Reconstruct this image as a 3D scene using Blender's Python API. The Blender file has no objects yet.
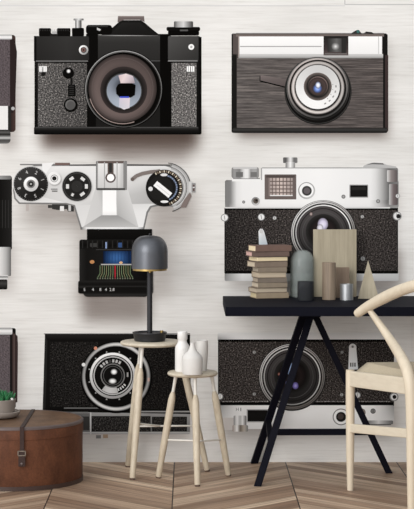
import bpy, bmesh, math, random
from mathutils import Vector, Matrix
random.seed(7)
scene = bpy.context.scene
COL = scene.collection
PI = math.pi

# ------------------------------------------------------------------ camera numbers
F = 1900.0                 # focal length in pixels (414 wide)
VX, VY = 190.0, 160.0      # vanishing point of the depth direction
EYE = 1.36                 # camera height
DW = EYE * F / (462 - VY)  # distance camera - wall
PM = F / DW                # pixels per metre on the wall plane (the mural's print scale)

def dist_of_row(y):        # distance of a floor point seen at row y
    return EYE * F / (y - VY)
def world(px, py, D):      # a point at distance D; wall is Y=0, camera at Y=-DW
    return Vector(((px - VX) * D / F, DW * -1 + D, EYE - (py - VY) * D / F))
def floor_pt(px, py):
    p = world(px, py, dist_of_row(py)); p.z = 0
    return p

# ------------------------------------------------------------------ helpers
def lin(c):
    out = []
    for v in c[:3]:
        v = max(0.0, min(255.0, v)) / 255.0
        out.append(v / 12.92 if v <= 0.04045 else ((v + 0.055) / 1.055) ** 2.4)
    return (out[0], out[1], out[2], 1.0)

def tag(o, label=None, cat=None, group=None, kind=None):
    if label: o['label'] = label
    if cat: o['category'] = cat
    if group: o['group'] = group
    if kind: o['kind'] = kind
    return o
def empty(name, loc=(0, 0, 0), rz=0, parent=None):
    o = bpy.data.objects.new(name, None)
    o.empty_display_size = 0.05
    COL.objects.link(o); o.location = loc; o.rotation_euler = (0, 0, rz)
    if parent: o.parent = parent
    return o
def obj(name, bm, m, parent=None, smooth=False, bevel=0, loc=None):
    me = bpy.data.meshes.new(name)
    bmesh.ops.recalc_face_normals(bm, faces=bm.faces)
    bm.to_mesh(me); bm.free()
    if smooth:
        for p in me.polygons: p.use_smooth = True
        me.set_sharp_from_angle(angle=math.radians(40))
    me.materials.append(m)
    o = bpy.data.objects.new(name, me); COL.objects.link(o)
    if parent: o.parent = parent
    if loc is not None: o.location = loc
    if bevel:
        b = o.modifiers.new('bevel', 'BEVEL'); b.width = bevel; b.segments = 2; b.limit_method = 'ANGLE'
    return o
def bx(bm, x0, x1, y0, y1, z0, z1, mat=None):
    vs = [bm.verts.new((x, y, z)) for x in (x0, x1) for y in (y0, y1) for z in (z0, z1)]
    if mat is not None:
        for v in vs: v.co = mat @ v.co
    for f in ((0, 1, 3, 2), (4, 6, 7, 5), (0, 4, 5, 1), (2, 3, 7, 6), (0, 2, 6, 4), (1, 5, 7, 3)):
        bm.faces.new([vs[i] for i in f])
    return bm
def lathe(bm, prof, n=48, cx=0, cy=0):
    rings = []
    for r, z in prof:
        if r < 1e-6: rings.append([bm.verts.new((cx, cy, z))])
        else: rings.append([bm.verts.new((cx + r * math.cos(2 * PI * i / n), cy + r * math.sin(2 * PI * i / n), z)) for i in range(n)])
    for a, b in zip(rings, rings[1:]):
        for i in range(n):
            j = (i + 1) % n
            if len(a) == 1 and len(b) == 1: continue
            if len(a) == 1: bm.faces.new((a[0], b[i], b[j]))
            elif len(b) == 1: bm.faces.new((a[i], a[j], b[0]))
            else: bm.faces.new((a[i], a[j], b[j], b[i]))
    return bm
def catmull(pts, n=8):
    out = []
    P = [pts[0]] + list(pts) + [pts[-1]]
    for i in range(1, len(P) - 2):
        p0, p1, p2, p3 = [Vector(q) for q in P[i - 1:i + 3]]
        for k in range(n):
            t = k / n
            out.append(0.5 * ((2 * p1) + (-p0 + p2) * t + (2 * p0 - 5 * p1 + 4 * p2 - p3) * t * t + (-p0 + 3 * p1 - 3 * p2 + p3) * t ** 3))
    out.append(Vector(P[-2]))
    return out
def sweep(bm, pts, radii, n=16, sx=1.0, rounded=True):
    """tube along pts with a radius per point; closed rounded ends"""
    pts = [Vector(p) for p in pts]; radii = list(radii)
    if rounded:
        a, b = (pts[1] - pts[0]).normalized(), (pts[-1] - pts[-2]).normalized()
        r0, r1 = radii[0], radii[-1]
        pre = [(pts[0] - a * r0 * s * .6, r0 * math.sqrt(max(0.02, 1 - s * s))) for s in (.97, .8, .45)]
        post = [(pts[-1] + b * r1 * s * .6, r1 * math.sqrt(max(0.02, 1 - s * s))) for s in (.45, .8, .97)]
        pts = [p for p, _ in pre] + pts + [p for p, _ in post]
        radii = [r for _, r in pre] + radii + [r for _, r in post]
    up = Vector((0, 0, 1)); t0 = (pts[1] - pts[0]).normalized()
    if abs(t0.dot(up)) > .95: up = Vector((0, 1, 0))
    nrm = (up - t0 * up.dot(t0)).normalized(); rings = []
    for i, p in enumerate(pts):
        t = (pts[min(i + 1, len(pts) - 1)] - pts[max(i - 1, 0)]).normalized()
        nrm = (nrm - t * nrm.dot(t)).normalized(); bn = t.cross(nrm)
        rings.append([bm.verts.new(p + (nrm * math.cos(2 * PI * k / n) + bn * math.sin(2 * PI * k / n) * sx) * radii[i]) for k in range(n)])
    for a, b in zip(rings, rings[1:]):
        for k in range(n): bm.faces.new((a[k], a[(k + 1) % n], b[(k + 1) % n], b[k]))
    bm.faces.new(rings[0][::-1]); bm.faces.new(rings[-1])
    return bm
def beam(bm, a, b, w, h, up=(0, 0, 1)):
    """rectangular bar from a to b; w across, h along 'up'"""
    a, b = Vector(a), Vector(b); t = (b - a).normalized(); up = Vector(up)
    side = t.cross(up).normalized(); u = side.cross(t).normalized()
    v = []
    for p in (a, b):
        for s, q in ((-1, -1), (1, -1), (1, 1), (-1, 1)):
            v.append(bm.verts.new(p + side * s * w / 2 + u * q * h / 2))
    for f in ((3, 2, 1, 0), (4, 5, 6, 7), (0, 1, 5, 4), (1, 2, 6, 5), (2, 3, 7, 6), (3, 0, 4, 7)):
        bm.faces.new([v[i] for i in f])
    return bm

# ------------------------------------------------------------------ materials
def new_mat(name):
    m = bpy.data.materials.new(name); m.use_nodes = True
    nt = m.node_tree; b = nt.nodes['Principled BSDF']
    return m, nt, b
def N(nt, t, **kw):
    n = nt.nodes.new(t)
    for k, v in kw.items(): setattr(n, k, v)
    return n
def math_node(nt, op, a, b=None, c=None):
    n = N(nt, 'ShaderNodeMath', operation=op)
    for i, v in enumerate((a, b, c)):
        if v is None: continue
        if isinstance(v, (int, float)): n.inputs[i].default_value = v
        else: nt.links.new(v, n.inputs[i])
    return n.outputs[0]
def mixc(nt, fac, a, b, mode='MIX'):
    n = N(nt, 'ShaderNodeMix', data_type='RGBA', blend_type=mode)
    for s, v in ((n.inputs[0], fac), (n.inputs[6], a), (n.inputs[7], b)):
        if isinstance(v, (int, float)): s.default_value = v
        elif isinstance(v, tuple): s.default_value = v
        else: nt.links.new(v, s)
    return n.outputs[2]
def noise(nt, scale, detail=3, mscale=(1, 1, 1), coord='Object', rough=.5):
    tc = N(nt, 'ShaderNodeTexCoord'); mp = N(nt, 'ShaderNodeMapping')
    mp.inputs['Scale'].default_value = mscale
    nt.links.new(tc.outputs[coord], mp.inputs[0])
    n = N(nt, 'ShaderNodeTexNoise'); n.inputs['Scale'].default_value = scale; n.inputs['Detail'].default_value = detail
    n.inputs['Roughness'].default_value = rough
    nt.links.new(mp.outputs[0], n.inputs['Vector'])
    return n.outputs['Fac']
def ramp(nt, fac, stops):
    r = N(nt, 'ShaderNodeValToRGB'); e = r.color_ramp.elements
    while len(e) < len(stops): e.new(.5)
    for el, (p, c) in zip(e, stops): el.position = p; el.color = c
    nt.links.new(fac, r.inputs[0]); return r.outputs[0]
def plain(name, c, rough=.5, metal=0, var=.06, nscale=40, bump=0, mscale=(1, 1, 1)):
    m, nt, b = new_mat(name)
    f = noise(nt, nscale, 3, mscale)
    c0 = tuple(v * (1 - var) for v in lin(c)[:3]) + (1,); c1 = tuple(min(1, v * (1 + var)) for v in lin(c)[:3]) + (1,)
    nt.links.new(ramp(nt, f, [(.3, c0), (.7, c1)]), b.inputs['Base Color'])
    b.inputs['Roughness'].default_value = rough; b.inputs['Metallic'].default_value = metal
    if bump:
        bp = N(nt, 'ShaderNodeBump'); bp.inputs['Strength'].default_value = bump; bp.inputs['Distance'].default_value = .002
        nt.links.new(f, bp.inputs['Height']); nt.links.new(bp.outputs[0], b.inputs['Normal'])
    return m
def wood(name, ca, cb, mscale=(1, 1, 12), nscale=14, rough=.5):
    m, nt, b = new_mat(name)
    f = noise(nt, nscale, 5, mscale, rough=.6)
    nt.links.new(ramp(nt, f, [(.3, lin(ca)), (.7, lin(cb))]), b.inputs['Base Color'])
    b.inputs['Roughness'].default_value = rough
    return m

# inks of the printed mural: vertex colour is the print itself
def ink(name, kind=None):
    m, nt, b = new_mat(name)
    a = N(nt, 'ShaderNodeAttribute'); a.attribute_name = 'ink'
    c = a.outputs['Color']
    if kind == 'leather':
        f = noise(nt, 170, 3, rough=.75)
        g = ramp(nt, f, [(.38, (.15, .15, .15, 1)), (.5, (.7, .68, .68, 1)), (.60, (2.2, 2.1, 2.05, 1)), (.70, (6.5, 6.3, 6.1, 1))])
        c = mixc(nt, 1.0, c, g, 'MULTIPLY')
    elif kind == 'fine':
        f = noise(nt, 150, 2, rough=.6)
        g = ramp(nt, f, [(.35, (.6, .6, .6, 1)), (.65, (1.5, 1.5, 1.5, 1))])
        c = mixc(nt, 1.0, c, g, 'MULTIPLY')
    elif kind == 'brushed':
        f = noise(nt, 60, 4, (.08, 1, 3.2), rough=.75)
        g = ramp(nt, f, [(.33, (.35, .33, .33, 1)), (.5, (.95, .95, .95, 1)), (.66, (2.1, 2.05, 2.0, 1))])
        c = mixc(nt, 1.0, c, g, 'MULTIPLY')
    elif kind == 'boards':
        f = noise(nt, 30, 6, (.16, 1, 3.0), rough=.66)
        g = ramp(nt, f, [(.30, (.86, .85, .84, 1)), (.45, (.965, .96, .955, 1)), (.62, (1.02, 1.02, 1.02, 1))])
        f2 = noise(nt, 3.2, 2, (.5, 1, 1.6))
        g = mixc(nt, 1.0, g, ramp(nt, f2, [(.35, (.93, .93, .925, 1)), (.6, (1.03, 1.03, 1.03, 1))]), 'MULTIPLY')
        c = mixc(nt, 1.0, c, g, 'MULTIPLY')
    nt.links.new(c, b.inputs['Base Color'])
    b.inputs['Roughness'].default_value = .85
    b.inputs['Specular IOR Level'].default_value = 0
    return m
INK = ink('printed_ink'); LEATHER = ink('printed_leatherette', 'leather'); FINE = ink('printed_fine_grain', 'fine')
BRUSH = ink('printed_brushed_panel', 'brushed'); BOARDS = ink('printed_whitewashed_boards', 'boards')

# ------------------------------------------------------------------ the flat print: vector artwork laid on the wall
class Art:
    """artwork of one printed camera; pieces are flat ink layers of the mural, a fraction of a millimetre apart"""
    def __init__(self, name, label, parent, cx, cy):
        self.root = empty(name, ((cx - VX) / PM, -.0022, EYE - (cy - VY) / PM), 0, parent)
        self.root['label'] = label
        self.cx, self.cy = cx, cy; self.layer = 0; self.parts = {}; self.order = []
    def part(self, name, m=INK, label=None):
        key = name
        while key in self.parts: key += '+'
        self.parts[key] = dict(name=name, v=[], f=[], c=[], m=m, label=label); self.order.append(key)
        self.p = self.parts[key]; return self
    def to(self, key): self.p = self.parts[key]; return self
    def z(self): self.layer += 1; return -self.layer * 2.2e-5
    def vert(self, x, y, z, c):
        self.p['v'].append(((x - self.cx) / PM, z, -(y - self.cy) / PM)); self.p['c'].append(lin(c)); return len(self.p['v']) - 1
    def rows(self, rows, col, nx=1):
        """rows: (y, xl, xr) from top to bottom; col: colour or f(u, v)"""
        z = self.z(); y0, y1 = rows[0][0], rows[-1][0]
        xa, xb = min(r[1] for r in rows), max(r[2] for r in rows); prev = None
        for y, xl, xr in rows:
            cur = []
            for i in range(nx + 1):
                x = xl + (xr - xl) * i / nx
                c = col((x - xa) / max(1e-6, xb - xa), (y - y0) / max(1e-6, y1 - y0)) if callable(col) else col
                cur.append(self.vert(x, y, z, c))
            if prev:
                for i in range(nx): self.p['f'].append((prev[i], cur[i], cur[i + 1], prev[i + 1]))
            prev = cur
        return self
    def rect(self, x0, y0, x1, y1, col, r=0, nx=None):
        g = callable(col); nx = nx or (10 if g else 1)
        if r <= 0:
            n = 10 if g else 1
            return self.rows([(y0 + (y1 - y0) * i / n, x0, x1) for i in range(n + 1)], col, nx)
        ys = [(1 - math.cos(k * PI / 12)) * r for k in range(7)]
        rw = [(y0 + d, x0 + r - math.sqrt(max(0, r * r - (r - d) ** 2)), x1 - r + math.sqrt(max(0, r * r - (r - d) ** 2))) for d in ys]
        n = 8 if g else 1
        rw += [(y0 + r + (y1 - y0 - 2 * r) * i / n, x0, x1) for i in range(1, n)]
        rw += [(y1 - d, x0 + r - math.sqrt(max(0, r * r - (r - d) ** 2)), x1 - r + math.sqrt(max(0, r * r - (r - d) ** 2))) for d in ys[::-1]]
        return self.rows(rw, col, nx)
    def poly(self, pts, col):
        """flat polygon; col a colour or one colour per corner"""
        z = self.z(); cs = col if isinstance(col, list) else [col] * len(pts)
        self.p['f'].append(tuple(self.vert(x, y, z, c) for (x, y), c in zip(pts, cs))); return self
    def ring(self, cx, cy, r0, r1, col, a0=0, a1=360, n=56, nr=None, sy=1.0):
        """annulus; col colour or f(t radial 0..1, angle deg, 0=right 90=up)"""
        z = self.z(); g = callable(col); nr = nr or (4 if g else 1); full = abs(a1 - a0) >= 360
        n = max(3, int(n * abs(a1 - a0) / 360)) if not full else n; prev = None
        for i in range(nr + 1):
            t = i / nr; r = r0 + (r1 - r0) * t; cur = []
            for k in range(n + (0 if full else 1)):
                a = a0 + (a1 - a0) * k / n
                cur.append(self.vert(cx + r * math.cos(math.radians(a)), cy - r * sy * math.sin(math.radians(a)), z, col(t, a) if g else col))
            if prev:
                for k in range(n if full else n):
                    j = (k + 1) % n if full else k + 1
                    self.p['f'].append((prev[k], cur[k], cur[j], prev[j]))
            prev = cur
        return self
    def disc(self, cx, cy, r, col, n=40, sy=1.0):
        return self.ring(cx, cy, max(.01, r * .02), r, col, n=n, sy=sy)
    def line(self, x0, y0, x1, y1, w, col, col2=None):
        dx, dy = x1 - x0, y1 - y0; L = math.hypot(dx, dy); nx, ny = -dy / L * w / 2, dx / L * w / 2
        c2 = col2 or col
        return self.poly([(x0 + nx, y0 + ny), (x1 + nx, y1 + ny), (x1 - nx, y1 - ny), (x0 - nx, y0 - ny)], [col, c2, c2, col])
    def bar(self, cx, cy, w, h, ang, col):
        a = math.radians(ang); ca, sa = math.cos(a), math.sin(a)
        return self.poly([(cx + u * ca - v * sa, cy + u * sa + v * ca) for u, v in ((-w / 2, -h / 2), (w / 2, -h / 2), (w / 2, h / 2), (-w / 2, h / 2))], col)
    def text(self, s, cx, cy, size, col, ang=0):
        cu = bpy.data.curves.new('lettering', 'FONT'); cu.body = s; cu.size = size; cu.align_x = 'CENTER'; cu.align_y = 'CENTER'
        cu.resolution_u = 2
        t = bpy.data.objects.new('lettering', cu); COL.objects.link(t)
        bpy.context.view_layer.update()
        me = bpy.data.meshes.new_from_object(t); z = self.z(); a = math.radians(ang); base = len(self.p['v'])
        for v in me.vertices:
            u, w = v.co.x, -v.co.y
            self.vert(cx + u * math.cos(a) - w * math.sin(a), cy + u * math.sin(a) + w * math.cos(a), z, col)
        for f in me.polygons: self.p['f'].append(tuple(base + i for i in f.vertices))
        bpy.data.objects.remove(t); bpy.data.meshes.remove(me); bpy.data.curves.remove(cu)
        return self
    def build(self):
        for k in self.order:
            p = self.parts[k]
            if not p['f']: continue
            me = bpy.data.meshes.new(p['name']); me.from_pydata(p['v'], [], p['f'])
            at = me.color_attributes.new('ink', 'FLOAT_COLOR', 'POINT')
            at.data.foreach_set('color', [x for c in p['c'] for x in c])
            # every face looks at the room
            flip = [f for f in me.polygons if f.normal.y > 0]
            if flip:
                bm = bmesh.new(); bm.from_mesh(me); bm.faces.ensure_lookup_table()
                bmesh.ops.reverse_faces(bm, faces=[f for f in bm.faces if f.normal.y > 0]); bm.to_mesh(me); bm.free()
            me.materials.append(p['m'])
            o = bpy.data.objects.new(p['name'], me); COL.objects.link(o); o.parent = self.root
            if p['label']: o['label'] = p['label']
def mix(a, b, t):
    t = max(0, min(1, t)); return tuple(a[i] + (b[i] - a[i]) * t for i in range(3))
def stops(st):
    def f(t):
        for (p0, c0), (p1, c1) in zip(st, st[1:]):
            if t <= p1: return mix(c0, c1, (t - p0) / max(1e-6, p1 - p0))
        return st[-1][1]
    return f
def H(*st):
    s = stops(st); return lambda u, v: s(u)
def V(*st):
    s = stops(st); return lambda u, v: s(v)
def RAD(*st):
    s = stops(st); return lambda t, a: s(t)
def ANG(c0, c1, bright=135, power=1):
    return lambda t, a: mix(c0, c1, (.5 + .5 * math.cos(math.radians(a - bright))) ** power)
g = lambda v: (v + 1, v, v - 1)

# ------------------------------------------------------------------ room shell
def struct(name, bm, m):
    o = obj(name, bm, m); o['kind'] = 'structure'; return o
plaster = plain('white_plaster', (225, 224, 222), .9, var=.03, nscale=6)
struct('wall_back', bx(bmesh.new(), -2.6, 2.9, 0, .12, 0, 2.6), plaster)

def floor_mat():
    m, nt, b = new_mat('chevron_oak_parquet')
    tc = N(nt, 'ShaderNodeTexCoord'); sp = N(nt, 'ShaderNodeSeparateXYZ'); nt.links.new(tc.outputs['Object'], sp.inputs[0])
    X, Y = sp.outputs[0], sp.outputs[1]
    W = 111.0 / PM; x0 = (63.4 - VX) / PM
    u = math_node(nt, 'DIVIDE', math_node(nt, 'SUBTRACT', X, x0), W)
    colm = math_node(nt, 'FLOOR', u); fr = math_node(nt, 'FRACT', u)
    par = math_node(nt, 'MODULO', math_node(nt, 'ADD', colm, 40.0), 2.0)      # 0 / 1
    sg = math_node(nt, 'SUBTRACT', math_node(nt, 'MULTIPLY', par, -2.0), -1.0)   # +1 / -1
    d = math_node(nt, 'ADD', Y, math_node(nt, 'MULTIPLY', math_node(nt, 'MULTIPLY', fr, W * 1.0), sg))
    q = math_node(nt, 'DIVIDE', d, .085)
    idx = math_node(nt, 'FLOOR', q); qf = math_node(nt, 'FRACT', q)
    wn = N(nt, 'ShaderNodeTexWhiteNoise', noise_dimensions='2D'); cb = N(nt, 'ShaderNodeCombineXYZ')
    nt.links.new(idx, cb.inputs[0]); nt.links.new(colm, cb.inputs[1]); nt.links.new(cb.outputs[0], wn.inputs['Vector'])
    # grain runs along each plank: coordinate across planks compressed
    gc = N(nt, 'ShaderNodeCombineXYZ')
    nt.links.new(math_node(nt, 'MULTIPLY', d, 60.0), gc.inputs[0])
    nt.links.new(math_node(nt, 'MULTIPLY', X, 2.2), gc.inputs[1])
    nt.links.new(math_node(nt, 'MULTIPLY', idx, 3.7), gc.inputs[2])
    gn = N(nt, 'ShaderNodeTexNoise'); gn.inputs['Scale'].default_value = 1.0; gn.inputs['Detail'].default_value = 5
    gn.inputs['Roughness'].default_value = .65
    nt.links.new(gc.outputs[0], gn.inputs['Vector'])
    base = ramp(nt, wn.outputs['Value'], [(0, lin((138, 112, 92))), (.5, lin((168, 142, 120))), (1, lin((206, 183, 159)))])
    grain = ramp(nt, gn.outputs['Fac'], [(.32, (.50, .47, .45, 1)), (.5, (.96, .95, .94, 1)), (.66, (1.35, 1.34, 1.32, 1))])
    c = mixc(nt, 1.0, base, grain, 'MULTIPLY')
    # thin dark joints: between columns and between planks
    e1 = math_node(nt, 'MINIMUM', fr, math_node(nt, 'SUBTRACT', 1.0, fr))
    j1 = math_node(nt, 'LESS_THAN', e1, .0048)
    e2 = math_node(nt, 'LESS_THAN', qf, .035)
    c = mixc(nt, math_node(nt, 'MULTIPLY', e2, .55), c, lin((60, 45, 38)))
    c = mixc(nt, j1, c, lin((40, 32, 29)))
    nt.links.new(c, b.inputs['Base Color']); b.inputs['Roughness'].default_value = .5
    b.inputs['Specular IOR Level'].default_value = .3
    return m
struct('floor', bx(bmesh.new(), -2.6, 2.9, -9.6, .12, -.05, 0), floor_mat())

# ------------------------------------------------------------------ the wall mural
mural = empty('wall_mural', (0, 0, 0))
tag(mural, 'photo mural wallpaper of vintage cameras on whitewashed boards covering the back wall', 'mural')

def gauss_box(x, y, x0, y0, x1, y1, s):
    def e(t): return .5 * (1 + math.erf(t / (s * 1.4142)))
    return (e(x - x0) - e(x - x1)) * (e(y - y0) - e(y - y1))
# printed soft shadows under and beside the cameras, put into the board colour
PRINT_SHADOWS = [(42, 112, 198, 148, 6, .95), (100, 140, 190, 162, 7, .5),
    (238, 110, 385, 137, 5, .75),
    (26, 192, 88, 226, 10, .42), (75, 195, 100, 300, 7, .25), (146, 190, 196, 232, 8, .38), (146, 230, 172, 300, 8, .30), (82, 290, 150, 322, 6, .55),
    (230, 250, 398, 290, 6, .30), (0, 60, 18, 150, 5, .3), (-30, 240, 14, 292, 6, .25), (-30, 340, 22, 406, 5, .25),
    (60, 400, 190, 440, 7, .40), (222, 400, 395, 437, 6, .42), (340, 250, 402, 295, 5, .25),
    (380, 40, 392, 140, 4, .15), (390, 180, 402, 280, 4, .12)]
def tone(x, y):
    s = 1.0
    for a in PRINT_SHADOWS: s *= 1 - a[5] * gauss_box(x, y, *a[:5])
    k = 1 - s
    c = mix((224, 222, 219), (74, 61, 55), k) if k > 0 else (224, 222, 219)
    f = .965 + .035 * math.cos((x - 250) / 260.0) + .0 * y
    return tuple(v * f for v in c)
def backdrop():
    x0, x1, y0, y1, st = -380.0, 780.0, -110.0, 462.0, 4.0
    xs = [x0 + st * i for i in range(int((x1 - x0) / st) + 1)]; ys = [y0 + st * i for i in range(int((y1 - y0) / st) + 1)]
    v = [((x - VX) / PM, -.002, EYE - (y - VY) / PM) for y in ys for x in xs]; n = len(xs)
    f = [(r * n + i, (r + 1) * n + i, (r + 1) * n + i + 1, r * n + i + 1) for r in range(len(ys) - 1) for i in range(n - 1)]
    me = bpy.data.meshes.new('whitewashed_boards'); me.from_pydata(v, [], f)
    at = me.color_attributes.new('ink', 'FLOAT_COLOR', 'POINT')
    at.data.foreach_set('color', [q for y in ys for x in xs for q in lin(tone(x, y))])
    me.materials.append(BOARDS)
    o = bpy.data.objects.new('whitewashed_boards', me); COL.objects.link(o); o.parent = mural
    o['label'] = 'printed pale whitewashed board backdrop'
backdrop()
jt = Art('board_joint', 'printed thin grey joint lines between the pale boards', mural, 200, 5)
jt.part('joint_line')
for (xa, xb, y, c) in ((-200, 345, 5.5, 196), (345, 640, 4.2, 176)):
    jt.rect(xa, y, xb, y + .7, g(c))
jt.rect(344.4, 0, 345.2, 4.6, g(180))
jt.build()

# ---- camera A: black reflex camera, upper left
A = Art('printed_camera', 'printed black reflex camera with grey leatherette, upper left of the mural', mural, 118, 80)
A.part('camera_body')
A.rect(34.5, 58, 201, 134.5, V((0, g(24)), (.9, g(16)), (1, g(24))), 1.5)
A.rect(86, 34, 98.6, 130, g(12)).rect(158, 34, 171, 130, g(10))
A.rect(96, 60, 160, 127, g(27))
A.part('bottom_plate').rect(34, 127, 201.5, 134.5, V((0, g(52)), (.22, g(38)), (.5, g(20)), (1, g(10))), 1.5).rect(36, 127, 198, 127.8, g(70))
A.part('leatherette', LEATHER).rect(38, 63, 87, 126.5, lambda u, v: mix(g(92), g(74), u)).part('leatherette', LEATHER).rect(171.5, 63, 196.5, 126.5, g(104))
A.part('top_plate')
A.rect(34, 36, 89, 61, lambda u, v: mix(g(50), g(34), abs(u - .6) * 2 * .5 + v * .4), 2).rect(34, 36, 36.5, 61, g(16)).rect(36, 60.6, 88, 61.6, g(112))
A.rect(98, 35, 160, 60, V((0, g(58)), (.3, g(46)), (1, g(40)))).rect(98, 34.8, 158, 36, H((0, g(80)), (.35, g(150)), (.7, g(140)), (1, g(90))))
A.rect(168, 36, 200, 60.5, lambda u, v: mix(g(76), g(48), v * .6 + u * .5), 1.5).rect(198.5, 37, 201.5, 132, g(14)).rect(168, 60.5, 197.5, 61.4, g(140))
A.rect(150, 60.6, 160, 61.2, g(92))
A.part('viewfinder_prism').poly([(101, 35), (106, 32.6), (112, 28), (119, 22), (122, 20.2), (141, 20.2), (145, 23), (152, 29), (157, 33), (161, 35.5)], g(24))
A.poly([(110, 34.5), (122, 22.5), (140, 22.5), (152, 34.5)], [g(26), g(34), g(30), g(24)])
A.part('accessory_shoe', label='printed grey-brown accessory shoe').poly([(118, 16.2), (144, 16.2), (144.5, 22), (140, 19.8), (124, 19.8), (117.6, 22.5)], (104, 94, 92)).rect(118, 16, 144, 17.2, (132, 122, 118))
A.part('dial').rect(39, 28.2, 51, 36.3, g(14), 1.2).rect(57, 28.2, 70.5, 36.3, g(14), 1.2).rect(50, 33.5, 58, 36.3, g(30)).rect(52, 31.5, 57, 34, g(170))
for i in range(13): A.rect(40 + i * 2.3, 29.4, 41 + i * 2.3, 31, g(44) if not 50 < 40 + i * 2.3 < 57 else g(190))
A.part('shutter_button', label='printed silver shutter button').rect(72, 28, 84, 36.3, g(12), 1).rect(75.3, 20, 81.5, 28, H((0, g(70)), (.35, g(225)), (.6, g(150)), (1, g(60)))).rect(73.6, 18.6, 83.6, 20.4, H((0, g(110)), (.5, g(210)), (1, g(90))), .6)
A.part('wind_lever').rect(86, 25, 112, 34.5, g(12), 3).poly([(97, 27.6), (101, 29.4), (100, 31), (97, 30)], g(190)).rect(88, 26.2, 108, 27, g(50))
A.part('rewind_knob').rect(166.5, 27, 200, 31, g(16), 1.5).rect(168, 30.5, 199, 35.6, g(10), 1.5).rect(180, 29.6, 188, 31.2, g(84)).part('knob_cap', label='printed silver knob cap').rect(174, 21.4, 193, 27.4, H((0, g(60)), (.15, g(150)), (.5, g(205)), (.8, g(120)), (1, g(60))), 1)
A.part('flash_socket', label='printed silver flash socket').disc(83.6, 50, 4.7, ANG(g(150), g(240))).disc(83.6, 50, 3, g(70)).disc(83.6, 50, 2, (120, 90, 84)).disc(83.6, 50, .9, g(30))
A.part('flash_socket', label='printed white flash socket').disc(191.3, 47, 2.9, g(232)).disc(191.3, 47, 1.2, g(170))
for lx in (43, 190.5):
    A.part('strap_lug', label='printed silver strap lug').rect(lx - 4, 66, lx + 4, 72, g(185), 1)
    for k in range(4): A.rect(lx - 3.4 + k * 2, 66.2, lx - 2.4 + k * 2, 71.6, g(245))
    A.rect(lx - .6, 67, lx + .3, 72, g(60)).disc(lx + .3, 74, 2.1, g(26)) if lx < 100 else A.rect(lx - .3, 67, lx + .4, 72, g(60))
A.part('timer_lever').disc(68.4, 73.2, 5.6, g(12)).rect(68, 84.5, 75.5, 96.5, g(14), 1.5).rect(70.5, 78, 72.5, 86, g(26)).disc(68.6, 71.2, 2.2, RAD((0, g(250)), (.6, g(210)), (1, g(40))))
for k in range(5): A.rect(69.3, 86 + k * 2, 74, 86.7 + k * 2, g(48))
A.part('release_button').disc(70.7, 105.2, 7, g(16)).disc(70.4, 104.8, 5, g(98)).disc(71, 105.4, 4.2, g(80))
A.part('lens')
A.disc(123.6, 89, 39.2, g(9), 72).ring(123.6, 89, 37.6, 38.4, ANG(g(70), g(165), 110), n=80)
A.ring(123.6, 89, 36.6, 37.4, ANG(g(90), g(20), -60), n=72)
def taupe(t, a):
    c = mix((36, 32, 31), (104, 91, 88), math.sin(PI * min(1, .18 + t * .82)) ** .7)
    return mix(c, (60, 52, 50), .45 * (.5 + .5 * math.cos(math.radians(a - 60))))
A.part('front_ring', label='printed taupe front ring of the lens').ring(122.6, 88.6, 20, 34.2, taupe, n=72, nr=10)
A.ring(122.6, 88.6, 30.2, 30.8, (88, 78, 76), n=64).ring(122.8, 90, 33.4, 34.2, (150, 134, 128), 195, 290)
A.part('lens_glass', label='printed blue-grey lens glass with pink glints')
A.disc(123.8, 90, 23.4, RAD((0, g(20)), (.9, g(20)), (1, (52, 46, 45))), 56).disc(124, 91, 18, lambda t, a: mix(mix((30, 32, 38), (104, 110, 120), (t - .3) * 2.0), (160, 168, 180), .5 + .5 * math.cos(math.radians(a + 100)) if t > .45 else 0), 48)
A.ring(124, 91, 17.2, 18.2, g(60))
A.poly([(118.5, 75.5), (126, 73.6), (133, 76), (135, 83), (121, 84.5)], [(200, 178, 180), (222, 206, 206), (190, 178, 186), (150, 140, 146), (214, 196, 196)])
A.poly([(119.5, 98), (130, 97.6), (129.5, 108), (124, 109.6), (119, 107)], [(200, 190, 206), (214, 200, 206), (206, 200, 208), (220, 212, 216), (190, 190, 200)])
A.poly([(118, 84.5), (121, 83.2), (132, 83.2), (135.6, 85), (135, 95), (131, 97.6), (120, 97.4), (116.4, 94), (116, 88)], g(8)).rect(120, 96.4, 129, 98, (62, 78, 190))
A.build()

# ---- camera B: wide viewfinder camera, upper right
B = Art('printed_camera', 'printed viewfinder camera with white top strip and brown brushed front, upper right of the mural', mural, 310, 83)
B.part('camera_body').rect(231.5, 33.5, 387, 132.8, H((0, g(28)), (.03, g(62)), (.06, (96, 88, 86)), (.9, (92, 84, 82)), (.97, g(40)), (1, g(22))), 1.5)
B.rect(232, 55, 236.5, 132, g(26)).rect(233, 34, 237.5, 54, (84, 76, 74)).rect(382.5, 34.5, 387.6, 132, g(24)).rect(385, 55, 388.2, 131, (58, 48, 47))
B.rect(236, 33, 384, 36.5, V((0, g(120)), (.5, (96, 86, 82)), (1, (128, 118, 114))))
B.part('bottom_plate').rect(233, 127.5, 387, 133, V((0, g(30)), (.4, g(56)), (.7, g(38)), (1, g(20))), 1.2)
B.part('front_panel', BRUSH).rect(237, 58, 383, 128, lambda u, v: mix((92, 87, 85), (82, 76, 74), u))
B.part('top_panel', label='printed white top panel').rect(238.5, 36.5, 382, 54.5, V((0, g(240)), (1, g(228)))).rect(240, 46, 321.5, 47, g(158)).rect(238.5, 54, 383, 58.2, V((0, g(196)), (.5, g(184)), (1, g(140)))).rect(378, 36.5, 379, 54.5, g(200)).rect(238, 36.5, 239.4, 57, (150, 140, 136))
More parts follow.
